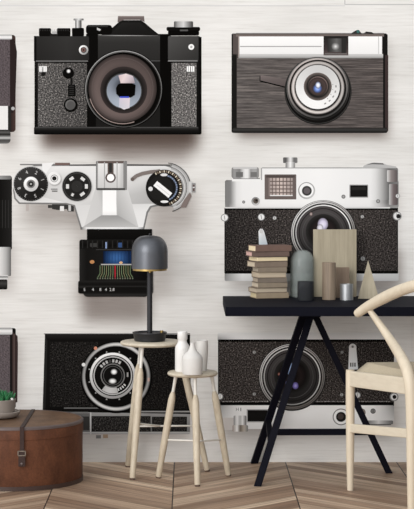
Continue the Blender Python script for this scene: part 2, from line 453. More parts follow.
B.part('viewfinder', label='printed dark viewfinder window').rect(323.5, 36, 348.3, 55.5, V((0, g(34)), (.7, (60, 52, 52)), (1, (92, 82, 80)))).rect(327.5, 38.5, 345.5, 52, lambda u, v: mix(g(96), g(44), abs(u - .5) * 2)).disc(335.5, 46.5, 4, RAD((0, g(225)), (.4, g(160)), (1, g(88)))).rect(341.5, 38, 346, 53, g(44)).rect(325, 53.6, 347, 54.2, g(122))
B.part('wind_lever').poly([(350.5, 34), (353, 32), (357, 30), (359.5, 31), (362, 34)], g(48)).disc(358, 31.5, 1.6, (60, 100, 96)).poly([(363.5, 33.5), (366, 31.6), (372, 32.2), (374, 34)], g(18))
B.part('shutter_lever').poly([(259.6, 76), (262, 75.2), (286, 79), (286, 87.4), (261, 81.4)], [(120, 110, 108), (116, 106, 104), (98, 90, 88), (84, 76, 75), (96, 88, 87)]).line(260, 81, 286, 87.4, 1.3, g(14)).line(260, 76, 260, 81.5, 1, g(40))
B.part('lens')
B.disc(318, 91, 33.6, g(17), 72).ring(318, 90.4, 32.6, 33.4, g(52), n=72).ring(317.9, 89, 30.4, 31.4, ANG(g(30), g(118), 110), n=72)
B.disc(317.8, 88.4, 30.2, ANG(g(42), (158, 148, 144), 120), 72)
B.ring(317.8, 88.2, 28.6, 29.8, ANG(g(70), (186, 178, 174), 110), n=64).ring(317.8, 88.0, 26.6, 28.2, g(26), n=64).ring(317.8, 87.6, 23.2, 26.4, lambda t, a: mix(mix((120, 112, 108), (224, 217, 213), math.sin(PI * t)), g(90), .3 * (.5 + .5 * math.cos(math.radians(a - 40)))), n=64).ring(317.8, 87.4, 21.8, 23.1, g(48), n=64)
B.part('lens_face', label='printed white lens face').ring(317.7, 87, 12, 22, lambda t, a: mix(g(238), g(196), .5 + .5 * math.cos(math.radians(a - 80))), n=64)
for k in range(5):
    a = math.radians(-66 + k * 17); B.bar(317.7 + 18.2 * math.cos(a), 87 - 18.2 * math.sin(a), 2.2, 1.3, -math.degrees(a) + 90, g(140))
for k in range(4):
    a = math.radians(-50 + k * 20); B.bar(317.7 + 15.2 * math.cos(a), 87 - 15.2 * math.sin(a), 1.2, .6, -math.degrees(a), g(150))
B.part('lens_glass').disc(317.7, 86.6, 14, lambda t, a: stops([(0, g(40)), (.5, (74, 62, 60)), (.75, g(30)), (.92, (60, 52, 50)), (1, (110, 100, 96))])(t), 48).ring(317.7, 86.6, 9.2, 10.2, ANG(g(30), (120, 104, 100), 60)).disc(317.4, 88.6, 4.6, RAD((0, (176, 196, 240)), (.45, (110, 140, 214)), (1, (56, 54, 66)))).disc(318, 85.2, 2.7, RAD((0, g(252)), (.5, (220, 226, 240)), (1, (90, 94, 120))), sy=1.25)
B.build()

# ---- camera C: silver reflex camera seen from above
C_ = Art('printed_camera', 'printed silver reflex camera seen from above with black dials, middle left of the mural', mural, 105, 228)
C_.part('camera_body', label='printed silver top of the body')
C_.poly([(52, 204), (74, 204), (74, 211.5), (68, 211.5), (67, 209), (58, 210), (52, 209)], g(52)).rect(60, 206, 64, 211, g(220)).rect(68.5, 205, 71, 211, g(190)).rect(26, 204, 29, 211, (176, 168, 164)).rect(48, 205, 52, 208, g(60))
C_.poly([(34, 165.2), (60, 164.8), (96, 164), (128, 164), (166, 164.6), (178, 168.2), (187, 175), (191, 184), (190.5, 196), (186.5, 204), (180, 207), (158, 206), (151.5, 207.5), (148, 213), (144.4, 229), (80.6, 229), (73.5, 206), (66, 204.4), (19, 204), (14.4, 199), (13, 190), (14.6, 178), (20, 170)], g(120))
C_.poly([(35, 166.3), (60, 166), (96, 166), (128, 166), (165, 166), (177, 169.5), (185.5, 176), (189, 184), (188.4, 195), (185, 202.5), (179.5, 205), (157.5, 204.2), (150, 206), (146.4, 212), (143, 228), (82, 228), (75, 205), (66, 202.8), (19.8, 202.4), (15.8, 198), (14.4, 190), (16, 179), (21, 171)],
    [g(206), g(226), g(222), g(226), g(222), g(200), g(170), g(160), g(150), g(150), g(170), g(214), g(214), g(222), g(226), g(216), g(206), g(224), g(208), g(196), g(190), g(196), g(200)])
C_.rect(20, 163.9, 60, 165.2, g(118), .3).rect(55, 162.8, 70, 165.2, (110, 92, 88), .4).rect(69, 164.4, 97, 165.7, g(84)).rect(126, 164.4, 176, 165.7, g(78))
C_.poly([(42, 163.4), (54, 162.4), (47, 172), (43, 180)], g(228))
C_.part('prism_housing', label='printed grey sloped prism housing')
C_.poly([(95.6, 188), (104, 188), (103, 215.5), (84, 227)], [g(196), g(168), g(196), g(204)])
C_.poly([(116, 188), (126.5, 184), (138.6, 227.6), (117, 215)], [g(188), g(208), g(196), g(168)])
C_.rect(102.6, 189, 116.4, 216, V((0, g(240)), (.8, g(244)), (1, g(226))))
C_.poly([(82.6, 227), (101.5, 215.2), (117.8, 215.2), (139, 227.4)], [g(176), g(150), g(146), g(186)])
C_.rect(80.6, 227.2, 144, 229.6, H((0, g(70)), (.1, g(220)), (.5, g(236)), (.9, g(215)), (1, g(110))))
C_.part('hot_shoe', label='printed silver hot shoe').rect(96, 161, 127, 190, H((0, g(90)), (.1, g(190)), (.85, g(180)), (1, g(78))), 1).rect(98, 163.4, 124, 188, lambda u, v: mix(mix(g(222), g(196), v), g(170), max(0, u - .8) * 4))
C_.rect(98, 161, 124, 163.4, (96, 84, 80)).rect(104, 162, 105, 188, g(160)).rect(116.6, 162, 117.6, 188, g(168)).rect(123.4, 162, 127, 190, g(128)).rect(97, 188, 125, 190.2, g(74))
C_.rect(107.6, 163, 113.6, 176, (92, 82, 78)).rect(109, 163, 112, 176, g(50)).disc(110.6, 177.6, 5.2, (88, 78, 76)).disc(110.6, 177.6, 3.6, g(244))
C_.part('shutter_speed_dial', label='printed black dial with white ring').disc(31, 184, 18, g(196)).disc(31, 184, 17.2, ANG(g(30), g(54), 120), 64).disc(31, 184, 7.4, g(200)).ring(31, 184, 4.6, 7, ANG(g(190), g(246), 120)).disc(31, 184, 4.2, g(120)).disc(31, 184, 2.8, g(40)).disc(31, 184, 1, g(170))
for k, s in enumerate('12468351'):
    a = math.radians(20 + k * 45); C_.text(s, 31 + 12.3 * math.cos(a), 184 - 12.3 * math.sin(a), 5, g(196), -math.degrees(a) + 90)
for k in range(44):
    a = 2 * PI * k / 44; C_.bar(31 + 16.5 * math.cos(a), 184 - 16.5 * math.sin(a), .9, .45, -math.degrees(a), g(120))
C_.part('frame_counter', label='printed silver button').disc(54.6, 178.8, 7.2, ANG(g(170), g(232), 120)).disc(54.6, 178.6, 6, g(226)).ring(54.4, 178.4, 3, 3.8, g(150)).disc(54.4, 178.4, 2.2, g(28)).rect(51, 188.6, 57.5, 189.6, g(120)).rect(52, 190.6, 57.5, 191.6, g(90))
C_.part('film_speed_dial', label='printed black dial with white marks').disc(77, 186.4, 15.2, g(170)).disc(77, 186.4, 14.6, g(34), 56).disc(77, 186.4, 5.6, g(46)).ring(77, 186.4, 12.6, 13.6, g(58))
for ang, w in ((125, 4.5), (52, 4.5), (0, 4.5), (180, 4.5), (-55, 5), (-118, 2.4)):
    a = math.radians(ang); C_.bar(77 + 9.4 * math.cos(a), 186.4 - 9.4 * math.sin(a), w, 3, -ang + 90, g(208))
C_.part('wind_lever', label='printed grey wind lever')
pts = [(132, 179.5), (136, 176), (142, 173.6), (150, 172), (160, 171)]
for (xa, ya), (xb, yb) in zip(pts, pts[1:]): C_.line(xa, ya, xb + .3, yb, 3.6, (122, 113, 109))
C_.disc(132.4, 179.3, 1.8, (100, 90, 86))
C_.part('rewind_dial', label='printed black dial with a white bar')
C_.ring(166, 187.5, 18, 25, lambda t, a: mix(g(214), g(150), abs(math.sin(t * 7))), -70, 75).ring(166, 187.5, 24.2, 25, g(66), -75, 85).ring(166, 187.4, 20.5, 21.2, g(96), -60, 80).rect(188.5, 181.5, 192, 193.5, g(196), .5).rect(191.6, 183, 195.4, 192.4, g(140)).rect(192.8, 184.6, 194.6, 191, (92, 76, 74)).rect(192.8, 186.8, 194.6, 188, g(210))
C_.poly([(184, 200), (190, 192), (191.5, 196), (186, 207.5), (180, 207.5)], (122, 110, 106))
C_.disc(164.2, 188, 18.4, g(26), 64)
for k in range(26):
    a = math.radians(-70 + k * 7.6); C_.bar(164.2 + 16.6 * math.cos(a), 188 - 16.6 * math.sin(a), 2.2, 1.2, -math.degrees(a), (206, 196, 176) if k % 2 else (124, 108, 92))
for k in range(13):
    a = math.radians(-62 + k * 11); C_.bar(164.2 + 12.6 * math.cos(a), 188 - 12.6 * math.sin(a), 2, 1.5, -math.degrees(a) + 90, (122, 134, 156))
C_.disc(160.5, 188.4, 12.4, g(32), 48).bar(162.8, 189.4, 19.4, 6, 39, g(236)).bar(163.4, 190.2, 17, 1, 39, g(214)).disc(150.6, 188.8, 2.2, g(214)).disc(164, 174.8, 3.6, g(214), sy=.4).disc(164.5, 201.6, 4, g(226), sy=.32)
C_.part('lens_barrel', label='printed black lens barrel')
C_.rect(87, 229, 152, 241, V((0, g(18)), (1, g(12)))).rect(79.4, 239.5, 153, 284, H((0, g(34)), (.06, g(20)), (.5, g(30)), (1, g(10))), 2.5)
C_.rect(80, 239.8, 152, 249, V((0, g(24)), (.6, g(14)), (1, g(22)))).rect(90, 243, 98, 247, g(56), 1).rect(105.4, 242, 107, 248.4, (132, 150, 186)).rect(118, 242.6, 123, 247.4, (54, 78, 120), 1).rect(96, 249.2, 132, 249.8, g(60))
for k in range(14): C_.rect(82 + k * 5, 240.5, 83.2 + k * 5, 248, g(38))
C_.rect(78.2, 280.6, 153, 293.5, V((0, g(34)), (.3, g(16)), (.5, g(40)), (.62, g(14)), (1, g(20))), 2).rect(83, 287, 149, 296.6, V((0, g(18)), (.6, g(20)), (.85, g(44)), (1, g(12))), 4.5)
C_.part('distance_band', label='printed blue distance band').rect(103.4, 251, 133, 264, lambda u, v: mix((14, 26, 50), (58, 98, 152), math.sin(PI * min(1, u * 1.1)) * (.45 + .55 * abs(math.sin(v * 3)))))
for k in range(9): C_.rect(106 + k * 3, 251.5, 106.5 + k * 3, 263, (32, 56, 100))
C_.disc(92.2, 261.8, 2.3, (180, 128, 84), sy=.8).disc(121, 262.6, 1.8, (214, 170, 130), sy=.7)
C_.part('depth_scale', label='printed coloured depth of field lines').rect(101, 263.8, 132.5, 265, g(170))
for k in range(-7, 8):
    x = 115.2 + k * 2.15; xb = 115.2 + k * 2.5
    c = (176, 44, 54) if k == 0 else ((120, 140, 104) if k % 2 else (138, 136, 100))
    C_.line(x, 265.4, x, 273.5, .5 if k else 1.1, c).line(x, 273.5, xb, 277.2, .5 if k else 1.1, c).rect(xb - .6, 277.6, xb + .6, 279, mix(c, g(90), .5))
C_.to('lens_barrel')
for x, s in ((84.6, '5'), (93, '4'), (100.4, '8'), (106, '4'), (112, '2.8')): C_.text(s, x, 289.6, 4.3, g(200))
C_.build()

# ---- shared artwork of a leather-covered rangefinder; D upright and F upside down differ in place and detail
D_ = Art('printed_camera', 'printed silver rangefinder camera with speckled black leatherette, upright, middle right of the mural', mural, 312, 222)
D_.part('camera_body', label='printed silver body band').rect(224.6, 272.6, 398.6, 281, lambda u, v: mix(stops([(0, g(120)), (.04, g(206)), (.1, g(228)), (.78, g(226)), (.9, g(205)), (.96, g(110)), (1, g(190))])(u), g(168), v * .4), 1.5).rect(224.4, 207.5, 398, 273.6, g(26), 1)
D_.part('leatherette', LEATHER).rect(225.5, 209, 397.2, 271.6, lambda u, v: mix((66, 62, 60), (42, 40, 39), abs(u - .6) ** 1.5 * 2))
D_.rect(225, 207.8, 398, 210, g(18)).rect(225, 270.8, 398, 272.8, g(14))
D_.part('top_plate', label='printed silver top plate')
silver = stops([(0, g(104)), (.035, g(130)), (.06, g(214)), (.1, g(228)), (.5, g(236)), (.84, g(226)), (.90, g(170)), (.94, g(96)), (1, g(120))])
D_.rect(225, 180, 398.5, 208, lambda u, v: mix(silver(u), g(206), max(0, v - .8) * 2), 2, nx=30)
D_.rect(261, 167.6, 398, 200, lambda u, v: silver(.12 + u * .88), 2, nx=30).rect(232, 178.4, 262, 181.4, g(230)).rect(233, 178, 260, 179, g(122)).rect(262, 167.4, 396, 168.4, g(150))
D_.rect(387, 170, 397, 182, H((0, g(210)), (.4, (138, 130, 128)), (1, (92, 84, 84))), 1).rect(389, 184, 397.6, 205, H((0, g(190)), (.5, (110, 100, 100)), (1, (84, 76, 76))), 1)
D_.rect(225, 207, 390, 208.4, g(206)).rect(226, 182, 229.5, 207, g(122)).rect(261, 168, 262, 180, g(150))
D_.part('wind_knob', label='printed silver wind knob').rect(231.5, 167, 258.8, 178.4, H((0, g(120)), (.12, g(150)), (.3, g(120)), (.45, g(226)), (.6, g(222)), (.72, g(130)), (.85, g(176)), (1, g(120))), 2.5).rect(236, 172, 243, 177, g(104)).rect(250.5, 172, 257, 177, g(112)).rect(233, 167, 257, 169, g(190), .8)
D_.part('shutter_button', label='printed silver shutter button').rect(283, 157.4, 297.4, 163, H((0, g(100)), (.2, g(84)), (.45, g(210)), (.55, g(236)), (.75, g(96)), (1, g(120))), 1).rect(285.5, 162, 295, 167.6, H((0, g(120)), (.5, g(240)), (1, g(130))), .5)
D_.part('accessory_shoe').poly([(364, 165.6), (368, 163.8), (374, 162.4), (382, 163), (387, 165), (396, 166.4), (396, 168), (362, 168)], g(178)).poly([(366, 165), (372, 162.8), (383, 163.2), (384, 164.6), (372, 164.2)], g(100))
D_.part('rangefinder_window', label='printed brown grid window').rect(264.6, 174.4, 296.2, 199.4, (104, 94, 91), .6).rect(266, 175.4, 294.6, 177.6, (78, 70, 68)).rect(268.6, 178, 292.6, 196, lambda u, v: mix((206, 190, 182), (150, 138, 134), abs(u - .5) * 1.6))
for k in range(6): D_.rect(271.8 + k * 3.6, 178, 272.8 + k * 3.6, 196, (110, 98, 94))
for k in range(4): D_.rect(268.6, 180.8 + k * 3.8, 292.6, 181.9 + k * 3.8, (104, 92, 88))
D_.rect(268.6, 195, 292.6, 196, g(226)).rect(268.6, 178, 270, 196, (134, 122, 118))
D_.part('round_window', label='printed round window').disc(306.6, 190.6, 8.4, ANG(g(130), g(190), -45)).disc(306.4, 190.2, 7.2, g(236)).disc(306.8, 190.8, 4.9, g(58)).disc(306.8, 190.8, 3.2, (98, 92, 94))
D_.part('viewfinder', label='printed black viewfinder window').rect(349.4, 184.6, 368, 197.6, g(150)).rect(350.2, 185.4, 367.4, 196.8, g(24)).rect(351.5, 187, 366, 190, g(38))
for x, y, r in ((343.4, 196.6, 2), (378, 201.2, 2), (243.6, 202, 1.5)): D_.part('screw').disc(x, y, r, g(112)).disc(x, y, r * .55, g(160))
for x, y, r, c in ((224.6, 217.6, 3.8, 224), (261.3, 217, 3.6, 222), (274.6, 218, 2, 196), (397, 216, 4.4, 214), (397.6, 196, 2.2, 214), (362.2, 216.6, 1.8, 176), (362.8, 258.6, 2.5, 150)):
    D_.part('screw').disc(x, y, r, g(c)).ring(x, y, r * .8, r, g(c * .6)).bar(x, y, r * 1.2, .6, 80, g(c * .55))
D_.part('strap_lug').disc(398.4, 216.2, 2.2, g(34))
D_.part('flash_socket', label='printed grey flash socket').disc(255.6, 201.2, 4.2, ANG(g(130), g(190), -60)).disc(255.8, 201, 2.6, (88, 80, 74)).disc(256.4, 200.4, 1.1, g(30))
D_.part('timer_lever', label='printed pale timer lever').poly([(258.4, 231.4), (260, 228.8), (262.4, 228.8), (264, 231), (268.2, 247), (259, 247)], [g(216), g(230), g(230), g(206), (176, 186, 194), (190, 200, 206)]).disc(261.4, 231.2, 2.2, g(196))
def range_lens(Q, cx, cy, s, glints):
    Q.part('lens').disc(cx, cy + .6, 33 * s, g(40), 72).ring(cx, cy, 29.4 * s, 32 * s, ANG((104, 98, 94), g(216), 120), n=80).ring(cx, cy, 30.6 * s, 31.2 * s, g(64), n=80)
    Q.disc(cx, cy, 29.4 * s, g(30), 72).ring(cx, cy, 26.8 * s, 27.9 * s, ANG(g(150), g(232), 60), n=80).disc(cx, cy, 26.8 * s, ANG((44, 42, 42), (74, 70, 70), 100), 72).ring(cx, cy, 23.6 * s, 24.4 * s, g(30), n=64).ring(cx, cy, 20.4 * s, 21 * s, g(78), n=64)
    Q.part('lens_glass', label='printed dark lens glass with pale glints').disc(cx, cy - 1, 17.6 * s, RAD((0, g(16)), (.55, (46, 38, 38)), (.8, g(24)), (.95, (92, 84, 82)), (1, g(44))), 56)
    for x, y, r, c in glints: Q.disc(x, y, r, RAD((0, mix(c, (255, 255, 255), .5)), (.6, c), (1, mix(c, g(40), .5))), sy=1.2)
range_lens(D_, 323.2, 232.6, 1, ((322.8, 224.2, 5.2, (206, 198, 222)), (320, 228, 3.2, (222, 216, 228)), (311, 214, 1.6, (140, 120, 116))))
D_.build()

E_ = Art('printed_camera', 'printed black folding camera with a big silver lens ring, lower left of the mural behind the stools', mural, 116, 383)
E_.part('folding_foot', label='printed grey and black folding foot').rect(62, 411, 190, 434, lambda u, v: mix(g(150), g(104), v), 1).rect(62, 413, 90, 433, g(96)).rect(64, 416.4, 89.4, 430, g(52)).rect(91.4, 416, 150.6, 431.6, g(30)).rect(152, 416.6, 187, 431.4, g(30)).rect(90, 412, 91.4, 434, g(190)).rect(62, 431.8, 190, 433.6, g(166)).rect(96, 435, 101, 438.4, g(110)).rect(103, 434.4, 108, 438, (150, 130, 110))
E_.part('camera_body').poly([(45, 333.4), (190, 334.6), (191, 414), (42.6, 411.4)], g(18)).poly([(45, 333.4), (190, 334.6), (190, 341), (48, 340.6)], [g(34), g(22), g(16), g(14)]).poly([(45, 334), (47.5, 341), (45.6, 408), (42.6, 411)], g(34)).rect(44, 333.4, 190, 334.2, g(70))
E_.rect(64, 407.4, 150, 408.6, g(104)).rect(140, 410.8, 190, 412.2, g(148)).rect(44, 411.4, 88, 412.4, g(70))
E_.part('leatherette', LEATHER).rect(50, 342, 98, 406.6, g(30)).part('leatherette', LEATHER).rect(136, 342, 187, 409, g(28)).rect(92, 417, 150, 431, g(44)).rect(153, 417.4, 186, 430.6, g(40))
E_.part('lens_ring', label='printed silver lens ring').disc(116.4, 377.2, 36, g(10), 72).ring(116.2, 376.6, 30.2, 34.4, lambda t, a: mix(mix(g(46), g(150), math.sin(PI * t)), (232, 230, 228), .8 * (.5 + .5 * math.cos(math.radians(2 * (a - 75)))) * math.sin(PI * t)), n=80, nr=6)
E_.disc(115.4, 376.2, 30, g(14), 72).disc(95.6, 348.2, 1.7, (196, 132, 108)).disc(83.6, 364.6, 1.8, g(216)).rect(147.6, 377.6, 149.6, 381.4, (190, 160, 150), .6)
E_.part('lens').ring(112.8, 375.6, 20.4, 23, ANG(g(150), g(234), 100), n=72).ring(112.8, 375.6, 18.2, 19.4, g(176), n=72).disc(112.8, 375.6, 18.2, g(16), 56)
for k in range(12):
    a = math.radians(15 + k * 30); E_.disc(113 + 24.4 * math.cos(a), 375.6 - 24.4 * math.sin(a), .8, g(150))
for k in range(7):
    a = math.radians(140 - k * 13); E_.bar(112.8 + 14.8 * math.cos(a), 375.6 - 14.8 * math.sin(a), 2.1, 3, -math.degrees(a) + 90, g(176 if k != 3 else 60))
for k in range(4):
    a = math.radians(-38 - k * 10); E_.bar(112.8 + 15 * math.cos(a), 375.6 - 15 * math.sin(a), 1.4, 2.6, -math.degrees(a) + 90, g(190))
E_.bar(127.6, 374.6, 1.6, 4.5, 0, g(150))
E_.ring(112.8, 375.8, 12, 17.6, ANG(g(60), g(190), -100, 3), -128, -72)
E_.part('lens_glass', label='printed lens glass with two white glints').disc(112.8, 375.6, 12.2, g(110), 48).disc(112.8, 375.6, 11, g(18), 48).ring(112.8, 375.6, 9, 9.6, g(84)).disc(114, 371.8, 3.4, RAD((0, g(255)), (.6, g(225)), (1, g(60))), sy=.9).disc(112.6, 381, 4.2, RAD((0, g(250)), (.6, g(215)), (1, g(50))), sy=.7)
E_.build()

F_ = Art('printed_camera', 'printed rangefinder camera hung upside down, lower right of the mural behind the trestle', mural, 306, 382)
F_.part('bottom_plate', label='printed silver bottom band').rect(217.6, 332.6, 394.6, 341.4, lambda u, v: mix(stops([(0, g(130)), (.06, g(180)), (.12, g(232)), (.9, g(242)), (1, g(200))])(u), g(215), 1 - v), 1.5, nx=20)
F_.part('camera_body').rect(218, 339.4, 394, 406, g(26), 1)
F_.part('leatherette', LEATHER).rect(219, 341.4, 393, 402.6, lambda u, v: mix((68, 64, 62), (44, 42, 41), abs(u - .35) ** 1.4))
F_.rect(218.4, 340, 393.6, 341.8, g(16)).rect(218.6, 402.2, 393.6, 405.4, g(14)).rect(222, 401, 390, 401.8, g(120))
F_.part('top_plate', label='printed silver top plate').rect(219, 405.2, 394, 429, lambda u, v: mix(stops([(0, g(140)), (.06, g(200)), (.12, g(236)), (.9, g(238)), (.96, g(190)), (1, g(140))])(u), g(222), v), 2, nx=24).rect(219, 417.6, 234, 430, g(0) if False else (196, 190, 186)).rect(364, 420.6, 394, 430, (186, 180, 176))
F_.part('wind_knob', label='printed silver knob').rect(233.6, 415.5, 246.4, 425.5, H((0, g(120)), (.25, g(240)), (.5, g(180)), (.7, g(232)), (1, g(100))), 1).rect(232.4, 425, 248, 431.6, H((0, (150, 138, 130)), (.3, g(236)), (.5, (112, 102, 92)), (.75, (190, 180, 168)), (1, g(120))), 1.2)
F_.part('wind_lever').rect(364, 420.4, 393, 424.2, H((0, g(90)), (.5, g(214)), (1, g(100))), 1).rect(366, 424, 391, 425, g(84))
F_.part('viewfinder', label='printed black viewfinder window').rect(246.6, 409, 268, 422.4, g(178)).rect(247.6, 410, 267.4, 421.4, g(24))
F_.part('round_window', label='printed round window').disc(341, 416.8, 8.4, g(120)).disc(341, 416.8, 7.4, g(232)).disc(341, 416.8, 5, g(30)).disc(340.6, 416.4, 3, (70, 62, 60))
F_.to('top_plate').text('H', 237.4, 409.4, 4.6, g(110)).rect(240.4, 407.6, 241.2, 411.2, g(120))
for x, y, r, c in ((254.2, 352.2, 1.8, 168), (254.2, 394, 1.8, 164), (220, 396.4, 3.2, 222), (342, 352.2, 1.7, 150), (341.6, 394.6, 1.9, 160), (357.4, 395, 3.2, 206), (394, 396.8, 4.4, 220), (373, 411, 2.6, 128)):
    F_.part('screw').disc(x, y, r, g(c)).ring(x, y, r * .75, r, g(c * .6)).bar(x, y, r * 1.1, .6, 90, g(c * .55))
F_.part('strap_lug').disc(394.4, 396.8, 2, g(36)).part('flash_socket').disc(361.6, 412.4, 4, (128, 118, 112)).disc(361.6, 412.4, 2.4, (76, 66, 60))
F_.part('timer_lever', label='printed pale timer lever').disc(352.6, 347.4, 3.8, g(216)).poly([(349, 348), (356.2, 348), (358, 369.4), (348.2, 369.4)], [g(234), g(226), (222, 226, 230), (232, 234, 236)]).disc(352.6, 346.6, 1.2, g(120)).rect(350, 362.6, 351.4, 366.6, g(90)).rect(352.2, 362.6, 353.4, 366.6, g(90)).rect(354.2, 362.6, 355.6, 366.6, g(90))
range_lens(F_, 292, 376.6, 1.02, ((291.6, 369.2, 5.4, (150, 176, 222)), (288.6, 383.6, 3.2, (110, 122, 196)), (295.4, 385.6, 3, (128, 116, 196)), (279, 374, 1.4, (120, 64, 54))))
F_.build()

# ---- three cameras cut by the left edge of the picture
L1 = Art('printed_camera', 'printed camera with purple-grey leatherette, cut by the left edge at the top', mural, -20, 88)
L1.part('camera_body').rect(-62, 35, 15.6, 132, H((0, g(22)), (.9, g(22)), (.96, (44, 34, 33)), (1, (70, 54, 50))), 3).poly([(10, 37), (15, 40), (17, 52), (15.4, 100), (13.4, 113), (10, 113)], (42, 34, 33))
L1.part('leatherette', FINE).rect(-56, 39.5, 10, 106, (84, 76, 78))
L1.part('top_plate', label='printed silver edge').rect(-60, 34.6, 12, 39.4, V((0, g(150)), (.5, g(232)), (1, g(180))), 1).part('lower_panel', label='printed white panel').rect(-58, 106, 8, 130, g(222)).rect(8, 106, 11, 131, g(40)).disc(13, 108.5, 1.8, g(170))
L1.part('lens').rect(-50, 129.6, 10.6, 143.6, V((0, g(30)), (.2, g(90)), (.35, g(30)), (.6, g(190)), (.75, g(60)), (1, g(110))), 4)
L1.build()
L2 = Art('printed_camera_lens', 'printed black and silver telephoto lens barrel, cut by the left edge in the middle', mural, -16, 232)
L2.part('barrel').rect(-44, 176, 12, 250, H((0, g(16)), (.5, g(30)), (.8, g(20)), (1, g(34))), 2).rect(-42, 175.6, 11.4, 179.4, H((0, g(40)), (.75, g(150)), (1, g(100))), 1.5)
for k in range(17): L2.rect(-40 + k * 3, 200, -39 + k * 3, 228, g(44))
L2.part('mount_ring', label='printed silver mount ring').rect(-42, 247, 11, 276, H((0, g(80)), (.7, g(176)), (.85, g(226)), (.95, g(120)), (1, g(90))), 1).rect(-42, 275, 8, 279.4, g(196)).rect(-42, 276.4, 8, 277.4, g(80))
L2.part('knurled_ring').rect(-40, 279.4, 7.4, 289.4, V((0, g(30)), (.4, g(60)), (1, g(14))), 1.5)
L2.build()
L3 = Art('printed_camera', 'printed camera with purple-grey leatherette, cut by the left edge above the cactus pot', mural, -20, 368)
L3.part('camera_body').rect(-62, 328, 15.8, 408, g(22), 2).poly([(12, 331), (17.6, 336), (18, 345), (17.4, 402), (12, 404)], (52, 42, 41)).rect(13.6, 334, 14.6, 402, (88, 74, 70))
L3.part('leatherette', FINE).rect(-56, 335, 10, 402, (86, 78, 80))
L3.part('top_plate', label='printed silver edge').rect(-60, 327.6, 12.4, 334.6, V((0, g(130)), (.45, g(228)), (1, g(170))), 1.5)
L3.build()

# ------------------------------------------------------------------ furniture materials
M_oak = wood('pale_soaped_wood', (186, 172, 150), (208, 196, 175), (3, 3, 1), 22, .5)
M_oakh = wood('pale_wood_seat_top', (184, 172, 152), (210, 200, 182), (1, 8, 8), 18, .5)
M_white = plain('white_lacquered_metal', (222, 218, 210), .4, var=.02)
M_black = plain('black_stained_wood', (13, 13, 22), .7, var=.12, nscale=30)
M_desk = plain('black_desk_top', (13, 14, 24), .7, var=.10, nscale=12, mscale=(.3, 4, 4))
for m_ in (M_black, M_desk): m_.node_tree.nodes['Principled BSDF'].inputs['Specular IOR Level'].default_value = .08
M_lamp = plain('dark_grey_satin_metal', (98, 100, 105), .38, metal=.85, var=.03)
M_lampd = plain('dark_grey_painted_metal', (44, 44, 47), .4, metal=.5, var=.03)
M_brass = plain('brass', (176, 148, 92), .3, metal=1, var=.04)
M_ceram = plain('white_glazed_ceramic', (226, 224, 221), .35, var=.02, nscale=8)
M_ceram2 = plain('off_white_matt_ceramic', (214, 211, 207), .6, var=.03, nscale=10)
M_chair = wood('soaped_beech', (208, 194, 172), (219, 206, 184), (3, 3, .6), 14, .45)
M_chairr = wood('soaped_beech_rail', (214, 202, 181), (222, 211, 191), (2, 2, 12), 8, .45)
def weave_mat():
    m, nt, b = new_mat('woven_paper_cord')
    tc = N(nt, 'ShaderNodeTexCoord'); w = N(nt, 'ShaderNodeTexWave', wave_type='BANDS', bands_direction='Y')
    w.inputs['Scale'].default_value = 45; nt.links.new(tc.outputs['Object'], w.inputs['Vector'])
    nt.links.new(ramp(nt, w.outputs['Fac'], [(0, lin((164, 152, 130))), (1, lin((190, 178, 156)))]), b.inputs['Base Color'])
    bp = N(nt, 'ShaderNodeBump'); bp.inputs['Strength'].default_value = .3; bp.inputs['Distance'].default_value = .002
    nt.links.new(w.outputs['Fac'], bp.inputs['Height']); nt.links.new(bp.outputs[0], b.inputs['Normal'])
    b.inputs['Roughness'].default_value = .8
    return m
M_cord = weave_mat()

# ------------------------------------------------------------------ stools
def stool(top_px, top_py, rpx, feet, label, cat, hubpx, rod_z, joint):
    fp = [floor_pt(*f) for f in feet]
    cx = sum(p.x for p in fp) / 3; cy = sum(p.y for p in fp) / 3
    D = cy + DW; s = F / D
    cx = (top_px - VX) / s; z = EYE - (top_py - VY) / s; r = rpx / s
    root = empty('round_stool', (cx, cy, 0)); tag(root, label, cat, 'three-legged wooden stools')
    t = .017
    prof = [(0, z - t), (r - .008, z - t), (r - .002, z - t + .004), (r, z - t / 2), (r - .002, z - .003), (r - .006, z), (0, z)]
    obj('seat', lathe(bmesh.new(), prof, 64), M_oakh, root, True)
    mids = []
    for p, jx in zip(fp, joint):
        foot = Vector((p.x - cx, p.y - cy, 0))
        d = Vector((foot.x, foot.y, 0)).normalized()
        topp = Vector(((jx - VX) / s - cx, d.y * r * .62, z - t + .001))
        full = topp - foot
        leg_top = foot + full * .80; neck = foot + full * .85
        bm = bmesh.new()
        pp = [foot + full * q for q in (.004, .02, .3, .6, .76, .80, .835)]
        sweep(bm, pp, [.0105, .0125, .0148, .0158, .0150, .0125, .0075], 16, rounded=False)
        lg = obj('leg', bm, M_oak, root, True)
        bm = bmesh.new(); sweep(bm, [foot + full * .82, foot + full * .995], [.0062, .0078], 12, rounded=False)
        nk = obj('leg_neck', bm, M_white, lg, True); nk['label'] = 'slim white metal neck of the leg'
        bm = bmesh.new(); sweep(bm, [foot + Vector((0, 0, .0005)), foot + full * .014], [.0106, .0128], 14, rounded=False)
        ft = obj('foot_cap', bm, plain_foot, lg, True); ft['label'] = 'dark foot pad'
        mids.append((foot, full))
    hub = world(hubpx[0], hubpx[1], D - .03) - Vector((cx, cy, 0))
    for i in range(3):
        a = mids[i]
        bm = bmesh.new()
        sweep(bm, [a[0] + a[1] * rod_z[i], hub], [.0042, .0042], 10)
        obj('stretcher', bm, M_white, root, True)['label'] = 'thin white metal stretcher rod'
    return root, Vector((cx, cy, z)), s
plain_foot = plain('dark_rubber_foot', (96, 76, 66), .7)
